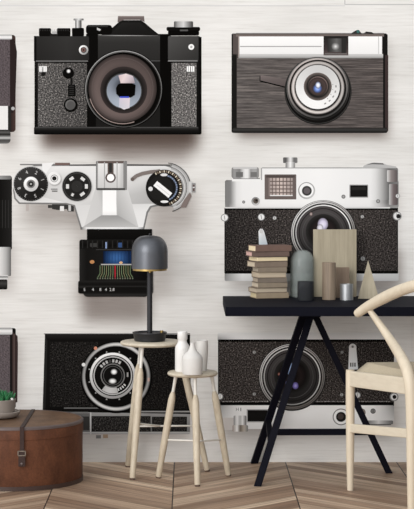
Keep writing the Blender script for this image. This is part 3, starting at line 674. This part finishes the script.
tall, T0, Ts = stool(152, 341, 31.8, [(127.8, 467), (132.2, 480), (207.5, 471.5)],
    'taller pale wooden stool with the grey lamp on it, behind the shorter stool', 'stool', (160, 426), [.33, .42, .36], [140.5, 142.8, 178])
short, S0, Ss = stool(192.6, 371.4, 25.2, [(158.2, 478), (197.5, 486.5), (228.6, 476)],
    'shorter pale wooden stool holding three white vases', 'stool', (203, 441), [.37, .40, .36], [176, 195, 211.5])

# ------------------------------------------------------------------ lamp on the tall stool
ls = F / (T0.y + DW); lx = (149.7 - VX) / ls
def lz(py): return EYE - (py - VY) / ls
lamp = empty('table_lamp', (lx, T0.y, T0.z)); tag(lamp, 'dark grey dome table lamp standing on the taller stool', 'lamp')
R = lambda px: px / ls
z0 = T0.z
bm = bmesh.new(); lathe(bm, [(0, .0005), (R(14.5), .0005), (R(15.6), .004), (R(16.4), R(7.2)), (R(17.4), R(8.2)), (R(17.2), R(9)), (R(15.6), R(9)), (R(15), R(7.8)), (0, R(7.2))], 56)
base = obj('base', bm, M_lampd, lamp, True)
bm = bmesh.new(); lathe(bm, [(0, 0), (R(1.6), 0), (R(1.6), R(2.6)), (0, R(2.6))], 16)
k = obj('dimmer_knob', bm, M_brass, base, True, loc=(R(12), -R(3), R(8.2))); k['label'] = 'brass knob'
zs = lz(269.5) - z0; zt = lz(235.5) - z0
bm = bmesh.new(); lathe(bm, [(0, R(7)), (R(2.7), R(7)), (R(2.7), zs + R(10)), (0, zs + R(10))], 24); obj('pole', bm, M_lampd, lamp, True)
Rr = R(18.2); hh = zt - zs
prof = [(Rr - R(1), zs + R(1)), (Rr, zs + R(1)), (Rr, zs + hh * .50)]
for i in range(1, 13):
    a = PI / 2 * i / 12
    prof.append((Rr * (1 - .0) * (math.cos(a) ** .62 if i < 12 else 0), zs + hh * .50 + hh * .50 * math.sin(a) ** 1.0))
inner = [(max(0, r - R(1)), z - R(.8)) for r, z in prof[::-1] if True]
bm = bmesh.new(); lathe(bm, prof + inner[:-1] + [(Rr - R(1), zs + R(1))], 64)
shade = obj('lamp_shade', bm, M_lamp, lamp, True)
bm = bmesh.new(); lathe(bm, [(Rr - R(1.8), zs - R(.8)), (Rr - R(.8), zs - R(.8)), (Rr - R(.8), zs + R(1.4)), (Rr - R(1.8), zs + R(1.4)), (Rr - R(1.8), zs - R(.8))], 64)
obj('shade_rim', bm, M_brass, shade, True)['label'] = 'brass rim under the shade'
bm = bmesh.new(); lathe(bm, [(0, zt - R(1)), (R(.9), zt - R(1)), (R(.9), zt + R(2)), (0, zt + R(2.4))], 12); obj('finial', bm, M_lampd, shade, True)
bm = bmesh.new(); bx(bm, -R(.8), R(.8), -R(3.4), -R(2.4), zs - R(3), zs - R(.5)); obj('switch', bm, M_brass, lamp)['label'] = 'small brass switch on the pole'

# ------------------------------------------------------------------ vases on the short stool
def vase(px, pyb, prof, label, m, name='vase', cat='vase'):
    """prof: (half width px, row) from bottom to top; pyb = contact row of the centre"""
    D = EYE * 0 + F * (EYE - S0.z) / (pyb - VY); s = F / D
    x = (px - VX) / s; y = D - DW
    pr = [(0, .0004)] + [(w / s, max(.0004, EYE - (row - VY) / s - S0.z)) for w, row in prof]
    last = pr[-1]
    pr += [(last[0] * .8, last[1] + .0004), (last[0] * .62, last[1] - .004), (last[0] * .55, max(.004, last[1] - .03)), (0, max(.003, last[1] - .03))]
    o = obj(name, lathe(bmesh.new(), pr, 48), m, None, True, loc=(x, y, S0.z))
    o['label'] = label; o['category'] = cat; o['group'] = 'white vases on the short stool'
    return o
vase(182.4, 371.4, [(7.0, 371.9), (7.4, 370), (7.4, 349), (7.0, 346), (5.0, 343), (4.5, 341.5), (4.4, 340), (5.0, 339), (5.0, 332.2), (4.6, 331.2)], 'tall white bottle vase with a stepped wide neck, leftmost on the short stool', M_ceram)
vase(192.4, 374.2, [(9.6, 374.6), (10.1, 372.5), (10.2, 359), (9.6, 356.4), (7.6, 354), (5.0, 351.5), (3.2, 348.5), (2.3, 345), (2.0, 342.6)], 'small white squat vase with a thin pointed neck, front of the three vases', M_ceram2)
vase(202.0, 370.6, [(4.6, 371), (5.0, 369), (6.1, 350), (6.1, 344), (5.7, 340.4)], 'white tapered vase without a neck, rightmost on the short stool', M_ceram2)

# ------------------------------------------------------------------ desk
zd = .749
sb, sf = 136 / (EYE - zd), 147 / (EYE - zd)
yb, yf = F / sb - DW, F / sf - DW
xl = .1472; xr = 1.86
bm = bmesh.new(); bx(bm, xl, xr, yf, min(yb, -.012), zd - 9.3 / sf, zd)
desk = obj('desk_top', bm, M_desk, None, bevel=.0015); tag(desk, 'long black table top resting on trestles in front of the mural', 'table')
zu = zd - 9.3 / sf
def trestle(dx, label):
    P = lambda px, py: floor_pt(px, py)
    A_, B_, C3 = P(254, 462.3), P(257.6, 486), P(389, 473)
    A_.y = -.035
    mid = (A_.y + B_.y) / 2
    apx = (309 - VX) * (DW + mid) / F
    root = empty('trestle', (apx + dx, mid, 0)); tag(root, label, 'trestle', 'black trestles under the table top')
    o = Vector((apx, mid, 0))
    ta = Vector((apx - .014, mid + .05, zu - .012)) - o; tb = Vector((apx + .010, mid - .05, zu - .012)) - o; tc = Vector((apx + .016, mid, zu - .012)) - o
    w, h = .033, .030
    for foot, top in ((A_ - o, ta), (B_ - o, tb), (C3 - o, tc)):
        bm = bmesh.new(); beam(bm, foot, top, h, w, (1, 0, 0) if False else (1, 0, .3))
        for v in bm.verts:
            if v.co.z < .08: v.co.z = 0 if True else v.co.z
        for v in bm.verts:
            if v.co.z > zu - .06: v.co.z = zu - .0005
        obj('leg', bm, M_black, root, bevel=.002)
    bm = bmesh.new(); bx(bm, -.045, .045, -.09, .09, zu - .024, zu - .0005); obj('head_block', bm, M_black, root, bevel=.002)
    k = .262
    pa = (A_ - o).lerp(ta, k + .02); pb = (B_ - o).lerp(tb, k - .02)
    bm = bmesh.new(); beam(bm, pa, pb, .024, .024); obj('cross_bar', bm, M_black, root, bevel=.0015)
    m = (pa + pb) / 2; q = (C3 - o).lerp(tc, m.z / zu)
    bm = bmesh.new(); beam(bm, m, q, .022, .026); obj('stretcher', bm, M_black, root, bevel=.0015)
    return root
trestle(0, 'black three-legged trestle under the left part of the table top')
trestle(1.16, 'black trestle under the far right end of the table top')

def on_desk(px, row):
    D = F * (EYE - zd) / (row - VY); return (px - VX) * D / F, D - DW, F / D
# books: rows of (top row, bottom row, left px, right px, cover, pages colour)
bk = [(246, 252, 249, 290.5, (112, 88, 78), (232, 214, 180), 17), (252, 257, 247, 289, (104, 84, 76), (206, 168, 160), 14),
    (257, 262, 249.5, 287, (92, 76, 68), (226, 208, 172), 20), (262, 267.6, 248.5, 287, (128, 112, 98), (196, 182, 160), 18),
    (267.6, 272.6, 253, 286, (132, 118, 102), (176, 164, 146), 13), (272.6, 278.2, 252.5, 285.5, (146, 130, 110), (188, 172, 150), 16),
    (278.2, 283, 253.5, 286.5, (118, 106, 94), (168, 154, 136), 12), (283, 288, 252, 286, (140, 126, 108), (190, 176, 156), 15),
    (288, 293, 250, 287, (122, 106, 92), (180, 166, 146), 17), (293, 298.6, 251, 288, (150, 134, 112), (206, 190, 152), 14)]
desc = ['brown book topmost of the stack on the table', 'dark book with a pinkish end, second from the top of the stack', 'dark brown book, third from the top of the stack',
    'grey-brown book sticking out left, fourth from the top of the stack', 'taupe book, fifth from the top of the stack', 'tan book, fifth from the bottom of the stack',
    'grey-brown book, fourth from the bottom of the stack', 'sandy book, third from the bottom of the stack', 'brown book, second from the bottom of the stack', 'light tan book at the bottom of the stack, lying on the table']
bx0, by0, bs = on_desk(269, 297.6)
zc = zd + .0005
for i, (t, b, l, r, c1, c2, ang) in enumerate(reversed(bk)):
    h = (b - t) / bs - .0006; a = math.radians(ang); wid = (r - l) / bs
    dep = .105; L = (wid - dep * math.sin(a) * .75) / math.cos(a)
    cx = ((l + r) / 2 + random.uniform(-.8, .8) - VX) / bs
    root = empty('book', (cx, by0 + .0, zc), a); d = desc[len(bk) - 1 - i]
    tag(root, d, 'book', 'books stacked on the table')
    mc = plain('book_cover_%s' % 'abcdefghij'[i], c1, .7, var=.08, nscale=30); mp = plain('book_pages_%s' % 'abcdefghij'[i], c2, .9, var=.1, nscale=60, mscale=(.2, .2, 9))
    ct = .0022
    bm = bmesh.new(); bx(bm, -L / 2, L / 2, -dep / 2, dep / 2, 0, ct); bx(bm, -L / 2, L / 2, -dep / 2, dep / 2, h - ct, h)
    if i % 3 != 1: bx(bm, -L / 2, L / 2, -dep / 2, -dep / 2 + ct, ct, h - ct)
    else: bx(bm, -L / 2, L / 2, dep / 2 - ct, dep / 2, ct, h - ct)
    obj('cover', bm, mc, root, bevel=.0006)
    bm = bmesh.new(); bx(bm, -L / 2 + .003, L / 2 - .003, -dep / 2 + .003, dep / 2 - .003, ct + .0002, h - ct - .0002)
    obj('pages', bm, mp, root)
    zc += h + .0006

def glass_mat(name, tint, dens, rough=.05, body=(110, 110, 110)):
    m, nt, b = new_mat(name)
    out = nt.nodes['Material Output']
    tr = N(nt, 'ShaderNodeBsdfTransparent'); tr.inputs[0].default_value = lin(tint)
    df = N(nt, 'ShaderNodeBsdfPrincipled'); df.inputs['Base Color'].default_value = lin(body); df.inputs['Roughness'].default_value = rough
    fz = noise(nt, 12, 2)
    mx = N(nt, 'ShaderNodeMixShader')
    nt.links.new(math_node(nt, 'ADD', math_node(nt, 'MULTIPLY', fz, .06), dens), mx.inputs[0])
    nt.links.new(tr.outputs[0], mx.inputs[1]); nt.links.new(df.outputs[0], mx.inputs[2]); nt.links.new(mx.outputs[0], out.inputs[0])
    return m
M_glass = glass_mat('grey_green_glass', (232, 236, 235), .30, .12, (188, 193, 190))
M_smoke = glass_mat('smoky_dark_glass', (120, 122, 126), .28, .1, (92, 94, 98))
# glass dome
gx, gy, gs = on_desk(302.2, 297)
rr = 12 / gs; top = EYE - (249.6 - VY) / gs - zd
pr = [(rr * .96, .0005), (rr, .004), (rr, top * .74)] + [(rr * math.cos(PI / 2 * i / 10) ** .8 if i < 10 else 0, top * .74 + top * .26 * math.sin(PI / 2 * i / 10)) for i in range(1, 11)]
pin = [(max(0, r_ - .003), z_ - (.003 if z_ > .01 else 0)) for r_, z_ in pr[::-1]]
o = obj('glass_dome', lathe(bmesh.new(), pr + pin + [pr[0]], 56), M_glass, None, True, loc=(gx, gy, zd)); tag(o, 'grey glass dome with a rounded top standing between the books and the wooden board', 'glass dome')
gx, gy, gs = on_desk(305.6, 300.4)
rr = 8.2 / gs; top = EYE - (281.4 - VY) / gs - zd
o = obj('glass_tumbler', lathe(bmesh.new(), [(0, .0005), (rr * .97, .0005), (rr, .003), (rr, top), (rr - .002, top), (rr - .002, .005), (0, .005)], 40), M_smoke, None, True, loc=(gx, gy, zd)); tag(o, 'dark smoky glass tumbler in front of the glass dome', 'tumbler')
# board
M_board = wood('light_ash_board', (148, 138, 117), (174, 163, 141), (8, 8, .5), 8, .6)
M_walnut = wood('brown_grey_wood', (120, 104, 88), (148, 131, 113), (14, 14, .6), 8, .6)
M_dkwood = wood('brown_wood', (110, 92, 76), (130, 111, 94), (10, 10, .6), 8, .6)
x1, y1, s1 = on_desk(334.8, 296.8)
bm = bmesh.new(); bx(bm, -21.6 / s1, 21.6 / s1, -.008, .010, .0003, EYE - (229.4 - VY) / s1 - zd)
o = obj('wooden_board', bm, M_board, None, bevel=.0015, loc=(x1, y1, zd)); tag(o, 'tall pale wooden board standing upright at the back of the table', 'board')
x1, y1, s1 = on_desk(342.5, 297.7)
bm = bmesh.new(); bx(bm, -6.5 / s1, 6.5 / s1, -.014, .014, .0003, EYE - (267.4 - VY) / s1 - zd)
o = obj('wooden_block', bm, M_dkwood, None, bevel=.001, loc=(x1, y1, zd)); tag(o, 'brown upright wooden block in front of the pale board', 'block')
x1, y1, s1 = on_desk(329, 299.6)
r_ = 6.8 / s1; t_ = EYE - (262.4 - VY) / s1 - zd
o = obj('wooden_cylinder', lathe(bmesh.new(), [(0, .0003), (r_, .0003), (r_, t_ - .001), (r_ - .001, t_), (0, t_)], 40), M_walnut, None, True, loc=(x1, y1, zd)); tag(o, 'slim upright grey-brown wooden cylinder in front of the pale board', 'cylinder')
x1, y1, s1 = on_desk(346.6, 300)
r_ = 6.7 / s1; t_ = EYE - (284 - VY) / s1 - zd
M_steel = plain('brushed_steel', (176, 178, 180), .4, metal=.85, var=.06, nscale=20, mscale=(1, 1, .2))
o = obj('metal_cup', lathe(bmesh.new(), [(0, .0003), (r_, .0003), (r_, t_), (r_ - .0018, t_), (r_ - .0018, .003), (0, .003)], 40), M_steel, None, True, loc=(x1, y1, zd)); tag(o, 'small silver metal cup in front of the brown wooden block', 'cup')
x1, y1, s1 = on_desk(368.2, 298.6)
t_ = EYE - (260 - VY) / s1 - zd; w_ = 10.6 / s1
bm = bmesh.new()
q = [bm.verts.new(p) for p in ((-w_, -.012, .0003), (w_, -.02, .0003), (w_ * .9, .03, .0003), (-w_ * .9, .034, .0003))]; ap = bm.verts.new((0, .004, t_))
bm.faces.new(q[::-1])
for i in range(4): bm.faces.new((q[i], q[(i + 1) % 4], ap))
o = obj('wooden_pyramid', bm, M_board, None, bevel=.0008, loc=(x1, y1, zd)); tag(o, 'narrow pointed pale wooden pyramid right of the board', 'ornament')

# ------------------------------------------------------------------ chair (front-left leg, rear-left leg from the photo)
fl = floor_pt(350.2, 490.5); rl = floor_pt(411.3, 512)
fw = (fl - rl); side_len = fw.length; fw.normalize()
sa = -math.radians(10); fw = Vector((fw.x * math.cos(sa) - fw.y * math.sin(sa), fw.x * math.sin(sa) + fw.y * math.cos(sa), 0)); rt = Vector((fw.y, -fw.x, 0))
chair = empty('armchair', rl)
tag(chair, 'pale beech armchair with curved back rail and woven seat, cut by the right edge', 'chair')
o0 = rl.copy()
FLf, RLf = fl - o0, Vector((0, 0, 0))
cpl = FLf + rt * .255
def mirror(p):
    a = Vector(p) - cpl; return Vector(p) - rt * 2 * a.dot(rt)
FRf = mirror(FLf); RRf = mirror(RLf)
sF = F / (fl.y + DW); sR = F / (rl.y + DW)
z_fl = EYE - (369 - VY) / sF
for ft in (FLf, FRf):
    bm = bmesh.new(); sweep(bm, [ft + Vector((0, 0, q)) for q in (.001, .15, .35, z_fl - .02, z_fl - .003)], [.0125, .0165, .0185, .0185, .0175], 20, rounded=False); obj('leg', bm, M_chair, chair, True)
# curved arm-and-back rail
def cp(px, py, D): return world(px, py, D) - o0
Df, Dr = fl.y + DW, rl.y + DW
arm_l = [cp(357.5, 313.5, Df - .12), cp(368, 306.5, Df - .17), cp(386, 296.8, Df - .27), cp(404, 289, Df - .38), cp(420, 284.8, Df - .47)]
zb_ = arm_l[-1].z
ctr = (RLf + RRf) / 2; back = ctr - fw * .06
backmid = Vector((back.x, back.y, 0)) - fw * .02 + Vector((0, 0, zb_ + .012))
path = arm_l + [Vector((0, 0, zb_ + .006)) + RLf + rt * .10 - fw * .055 if False else arm_l[-1].lerp(backmid, .5) - fw * .022 + Vector((0, 0, .004)), backmid] 
path += [mirror(p) for p in path[:-1][::-1]]
pp = catmull(path, 8); n = len(pp)
rad = [.0175 + .0060 * min(1, min(i, n - 1 - i) / (n * .16)) for i in range(n)]
bm = bmesh.new(); sweep(bm, pp, rad, 20, sx=1.0); obj('arm_rail', bm, M_chair, chair, True)
# rear legs: straight up, then bend forward to the arm
def rear(m):
    j = arm_l[1] + Vector((.004, 0, -.012))
    raw = [Vector((0, 0, .001)), Vector((0, 0, .22)), Vector((0, 0, .40)), cp(409.3, 380, Dr + .01), cp(403.2, 361, Dr + .07), cp(388.5, 337, Df - .22), j]
    raw = [RLf + p if False else p for p in raw]
    if m: raw = [mirror(p) for p in raw]
    q = catmull(raw, 6); k_ = len(q)
    rd = [.0145 + .0085 * math.sin(PI * min(1, (i / (k_ - 1)) * 1.0)) ** 1.0 for i in range(k_)]
    rd = [max(.0115, r - .004 * max(0, i / (k_ - 1) - .75) * 4) for i, r in enumerate(rd)]
    bm = bmesh.new(); sweep(bm, q, rd, 20, rounded=False); obj('leg', bm, M_chair, chair, True)
rear(False); rear(True)
# seat rails, stretchers, seat
def rail(a, b, w, h, name='seat_rail', m=None): 
    bm = bmesh.new(); beam(bm, a, b, w, h); obj(name, bm, m or M_chairr, chair, bevel=.004)
zr = EYE - (378.5 - VY) / sF
up = Vector((0, 0, 1))
rail(FLf + up * zr, RLf + up * (zr + .024), .022, .064); rail(FRf + up * zr, RRf + up * (zr + .024), .022, .064)
rail(FLf + up * zr, FRf + up * zr, .022, .05); rail(RLf + up * (zr + .024), RRf + up * (zr + .024), .022, .05)
zl = EYE - (430 - VY) / sF
rail(FLf + up * (zl + .008), RLf + up * (zl + .054), .018, .036, 'stretcher'); rail(FRf + up * (zl + .008), RRf + up * (zl + .054), .018, .036, 'stretcher')
zs0, zs1 = zr + .03, zr + .070
cs = [FLf - fw * .03 + rt * .012, FRf - fw * .03 - rt * .012, RRf - rt * .03 + fw * .03, RLf + rt * .03 + fw * .03]
bm = bmesh.new(); nn = 14; gr = []
for i in range(nn + 1):
    row = []
    for j in range(nn + 1):
        u, v = i / nn, j / nn
        p = (cs[0].lerp(cs[1], u)).lerp(cs[3].lerp(cs[2], u), v)
        e = min(u, 1 - u, v, 1 - v); hgt = zs0 + (zs1 - zs0 + .006) * (1 - (1 - min(1, e / .10)) ** 2) - .010 * math.sin(PI * u) * math.sin(PI * v)
        row.append(bm.verts.new((p.x, p.y, hgt)))
    gr.append(row)
for i in range(nn):
    for j in range(nn): bm.faces.new((gr[i][j], gr[i + 1][j], gr[i + 1][j + 1], gr[i][j + 1]))
ret = bmesh.ops.extrude_face_region(bm, geom=bm.faces[:])
for v in ret['geom']:
    if isinstance(v, bmesh.types.BMVert): v.co.z = zs0 - .03
so = obj('seat', bm, M_cord, chair, True); so['label'] = 'woven beige cord seat'

# ------------------------------------------------------------------ round leather case
cD = dist_of_row(479.8); cS = F / cD
ccx, ccy = (15.8 - VX) / cS, cD - DW
cr = 67.3 / cS; ch = EYE - (418.4 - VY) / cS
case = empty('round_leather_case', (ccx, ccy, 0)); tag(case, 'round brown leather trunk with a strap and buckle, on the floor at left', 'case')
def leather(name, c, c2):
    m, nt, b = new_mat(name)
    f = noise(nt, 9, 6, (1, 1, .5), rough=.7); f2 = noise(nt, 120, 2)
    a = ramp(nt, f, [(.3, lin(c)), (.7, lin(c2))])
    nt.links.new(mixc(nt, .25, a, ramp(nt, f2, [(.3, (.2, .2, .2, 1)), (.7, (1, 1, 1, 1))]), 'MULTIPLY'), b.inputs['Base Color'])
    b.inputs['Roughness'].default_value = .6; b.inputs['Specular IOR Level'].default_value = .2
    bp = N(nt, 'ShaderNodeBump'); bp.inputs['Strength'].default_value = .2; bp.inputs['Distance'].default_value = .002
    nt.links.new(f2, bp.inputs['Height']); nt.links.new(bp.outputs[0], b.inputs['Normal'])
    return m
M_case = leather('worn_brown_leather', (74, 46, 34), (120, 76, 54)); M_lid = leather('worn_tan_leather_lid', (88, 67, 52), (132, 103, 80))
M_strap = leather('dark_leather_strap', (44, 32, 30), (68, 52, 48))
M_trim = plain('grey_metal_trim', (104, 92, 90), .5, metal=.3)
M_dtrim = plain('dark_leather_trim', (64, 46, 40), .5)
bm = bmesh.new(); lathe(bm, [(0, .004), (cr * .985, .004), (cr * .992, .008), (cr * .992, ch * .80), (0, ch * .80)], 96); obj('case_body', bm, M_case, case, True)
bm = bmesh.new(); lathe(bm, [(cr * .98, .0), (cr, .001), (cr, .018), (cr * .98, .018), (cr * .98, 0)], 96); obj('base_trim', bm, M_dtrim, case, True)
bm = bmesh.new(); lathe(bm, [(0, ch * .795), (cr * .99, ch * .795), (cr, ch * .80), (cr, ch - .010), (cr * .99, ch - .004), (cr * .975, ch - .001), (0, ch - .001)], 96)
lid = obj('lid', bm, M_case, case, True)
bm = bmesh.new(); lathe(bm, [(0, ch - .0008), (cr * .972, ch - .0008), (cr * .972, ch), (0, ch)], 96); lt = obj('lid_top', bm, M_lid, lid, True); lt['label'] = 'lighter tan leather top of the lid'
bm = bmesh.new(); lathe(bm, [(cr * .996, ch - .013), (cr * 1.005, ch - .011), (cr * 1.004, ch - .003), (cr * .985, ch + .0012), (cr * .970, ch + .0012), (cr * .97, ch - .001)], 96); obj('lid_rim', bm, M_trim, lid, True)
sxo = (22 - VX) / (F / (ccy - cr + DW)) - ccx
yy = math.sqrt(cr * cr - sxo * sxo)
bm = bmesh.new(); bx(bm, sxo - .0085, sxo + .0085, -yy + .004, yy - .01, ch + .0005, ch + .004); bx(bm, sxo - .0085, sxo + .0085, -yy - .009, -yy + .002, ch - .125, ch + .004)
st = obj('strap', bm, M_strap, case, bevel=.001)
bm = bmesh.new(); bx(bm, sxo - .014, sxo + .014, -yy - .014, -yy + .001, ch - .158, ch - .096); obj('strap_end', bm, M_strap, st, bevel=.002)
bm = bmesh.new()
zb2 = ch - .094
for (a, b) in (((-.015, 0), (.015, 0)), ((-.015, -.018), (.015, -.018)), ((-.015, 0), (-.015, -.018)), ((.015, 0), (.015, -.018))):
    beam(bm, (sxo + a[0], -yy - .016, zb2 + a[1]), (sxo + b[0], -yy - .016, zb2 + b[1]), .004, .004, (0, 1, 0))
obj('buckle', bm, plain('buckle_metal', (150, 140, 130), .3, metal=.9), st)
bm = bmesh.new(); bmesh.ops.create_uvsphere(bm, u_segments=12, v_segments=8, radius=.006, matrix=Matrix.Translation((sxo, -yy - .014, ch - .146))); obj('stud', bm, M_trim, st, True)

# ------------------------------------------------------------------ potted plant on the case
pD = F * (EYE - ch) / (417.6 - VY); pS = F / pD
px_, py_ = (-1.5 - VX) / pS, pD - DW
pot = empty('potted_cactus', (px_, py_, ch)); tag(pot, 'small green cactus in a grey bowl pot on a dish, on the leather trunk', 'potted plant')
M_pot = plain('grey_stoneware', (142, 132, 124), .6, var=.06, nscale=20); M_dish = plain('warm_grey_stoneware', (150, 140, 132), .6, var=.06, nscale=20)
q = lambda v: v / pS
bm = bmesh.new(); lathe(bm, [(0, .0015), (q(15), .0015), (q(19.5), q(2)), (q(21.4), q(5.0)), (q(21.6), q(6.6)), (q(20.8), q(7)), (q(18), q(5.4)), (0, q(5))], 56); obj('dish', bm, M_dish, pot, True)
bm = bmesh.new(); lathe(bm, [(0, q(5.1)), (q(14), q(5.1)), (q(16), q(6.4)), (q(17.0), q(12)), (q(17.2), q(18.4)), (q(16.4), q(18.8)), (q(15.8), q(17)), (0, q(16.8))], 56); obj('pot', bm, M_pot, pot, True)
M_green = plain('cactus_green', (40, 112, 66), .5, var=.35, nscale=60)
bm = bmesh.new(); rnd = random.Random(3)
for i in range(150):
    a = rnd.uniform(0, 2 * PI); rr_ = q(13.5) * math.sqrt(rnd.random()); tilt = rnd.uniform(0, .5)
    hgt = q(rnd.uniform(8, 13)) * (1.1 - .4 * rr_ / q(13.5)); b0 = Vector((rr_ * math.cos(a), rr_ * math.sin(a), q(16.4)))
    d = Vector((math.cos(a) * tilt, math.sin(a) * tilt, 1)).normalized()
    w = q(1.3); sweep(bm, [b0, b0 + d * hgt * .6, b0 + d * hgt], [w * .8, w, w * .25], 6, rounded=False)
obj('cactus', bm, M_green, pot, True)
bm = bmesh.new(); bmesh.ops.create_uvsphere(bm, u_segments=14, v_segments=10, radius=q(1.7), matrix=Matrix.Translation((q(14), -q(7), q(19)))); o = obj('pebble', bm, M_ceram, pot, True); o['label'] = 'small white pebble on the pot rim'

# ------------------------------------------------------------------ camera, light, look
cam = bpy.data.cameras.new('camera'); co = bpy.data.objects.new('camera', cam); COL.objects.link(co)
co.location = (0, -DW, EYE); co.rotation_euler = (PI / 2, 0, 0)
cam.sensor_fit = 'HORIZONTAL'; cam.sensor_width = 36; cam.lens = 36 * F / 414
cam.shift_x = (207 - VX) / 414; cam.shift_y = -(254.5 - VY) / 414
cam.clip_start = .1; cam.clip_end = 60
scene.camera = co
w = bpy.data.worlds.new('soft_daylight'); scene.world = w; w.use_nodes = True
bg = w.node_tree.nodes['Background']; bg.inputs[0].default_value = (.97, .985, 1, 1); bg.inputs[1].default_value = 1
wt = w.node_tree; gm = N(wt, 'ShaderNodeTexCoord'); dp = N(wt, 'ShaderNodeVectorMath', operation='DOT_PRODUCT')
dp.inputs[1].default_value = Vector((-.62, -.72, .30)).normalized(); wt.links.new(gm.outputs['Generated'], dp.inputs[0])
mr = N(wt, 'ShaderNodeMapRange', interpolation_type='SMOOTHSTEP'); wt.links.new(dp.outputs['Value'], mr.inputs[0])
mr.inputs[1].default_value = -.35; mr.inputs[2].default_value = .95; mr.inputs[3].default_value = .22; mr.inputs[4].default_value = 1.35
wt.links.new(mr.outputs[0], bg.inputs[1])
sun = bpy.data.lights.new('window_daylight', 'SUN'); sun.energy = 1.35; sun.angle = math.radians(36); sun.color = (1, .985, .96)
so_ = bpy.data.objects.new('window_daylight', sun); COL.objects.link(so_)
d = Vector((.50, .84, -.26)); so_.rotation_euler = d.to_track_quat('-Z', 'Y').to_euler(); so_.location = (-2, -4, 3)
scene.view_settings.view_transform = 'Standard'; scene.view_settings.look = 'None'
scene.view_settings.exposure = 0.0; scene.view_settings.gamma = 1.0; scene.view_settings.use_curve_mapping = False
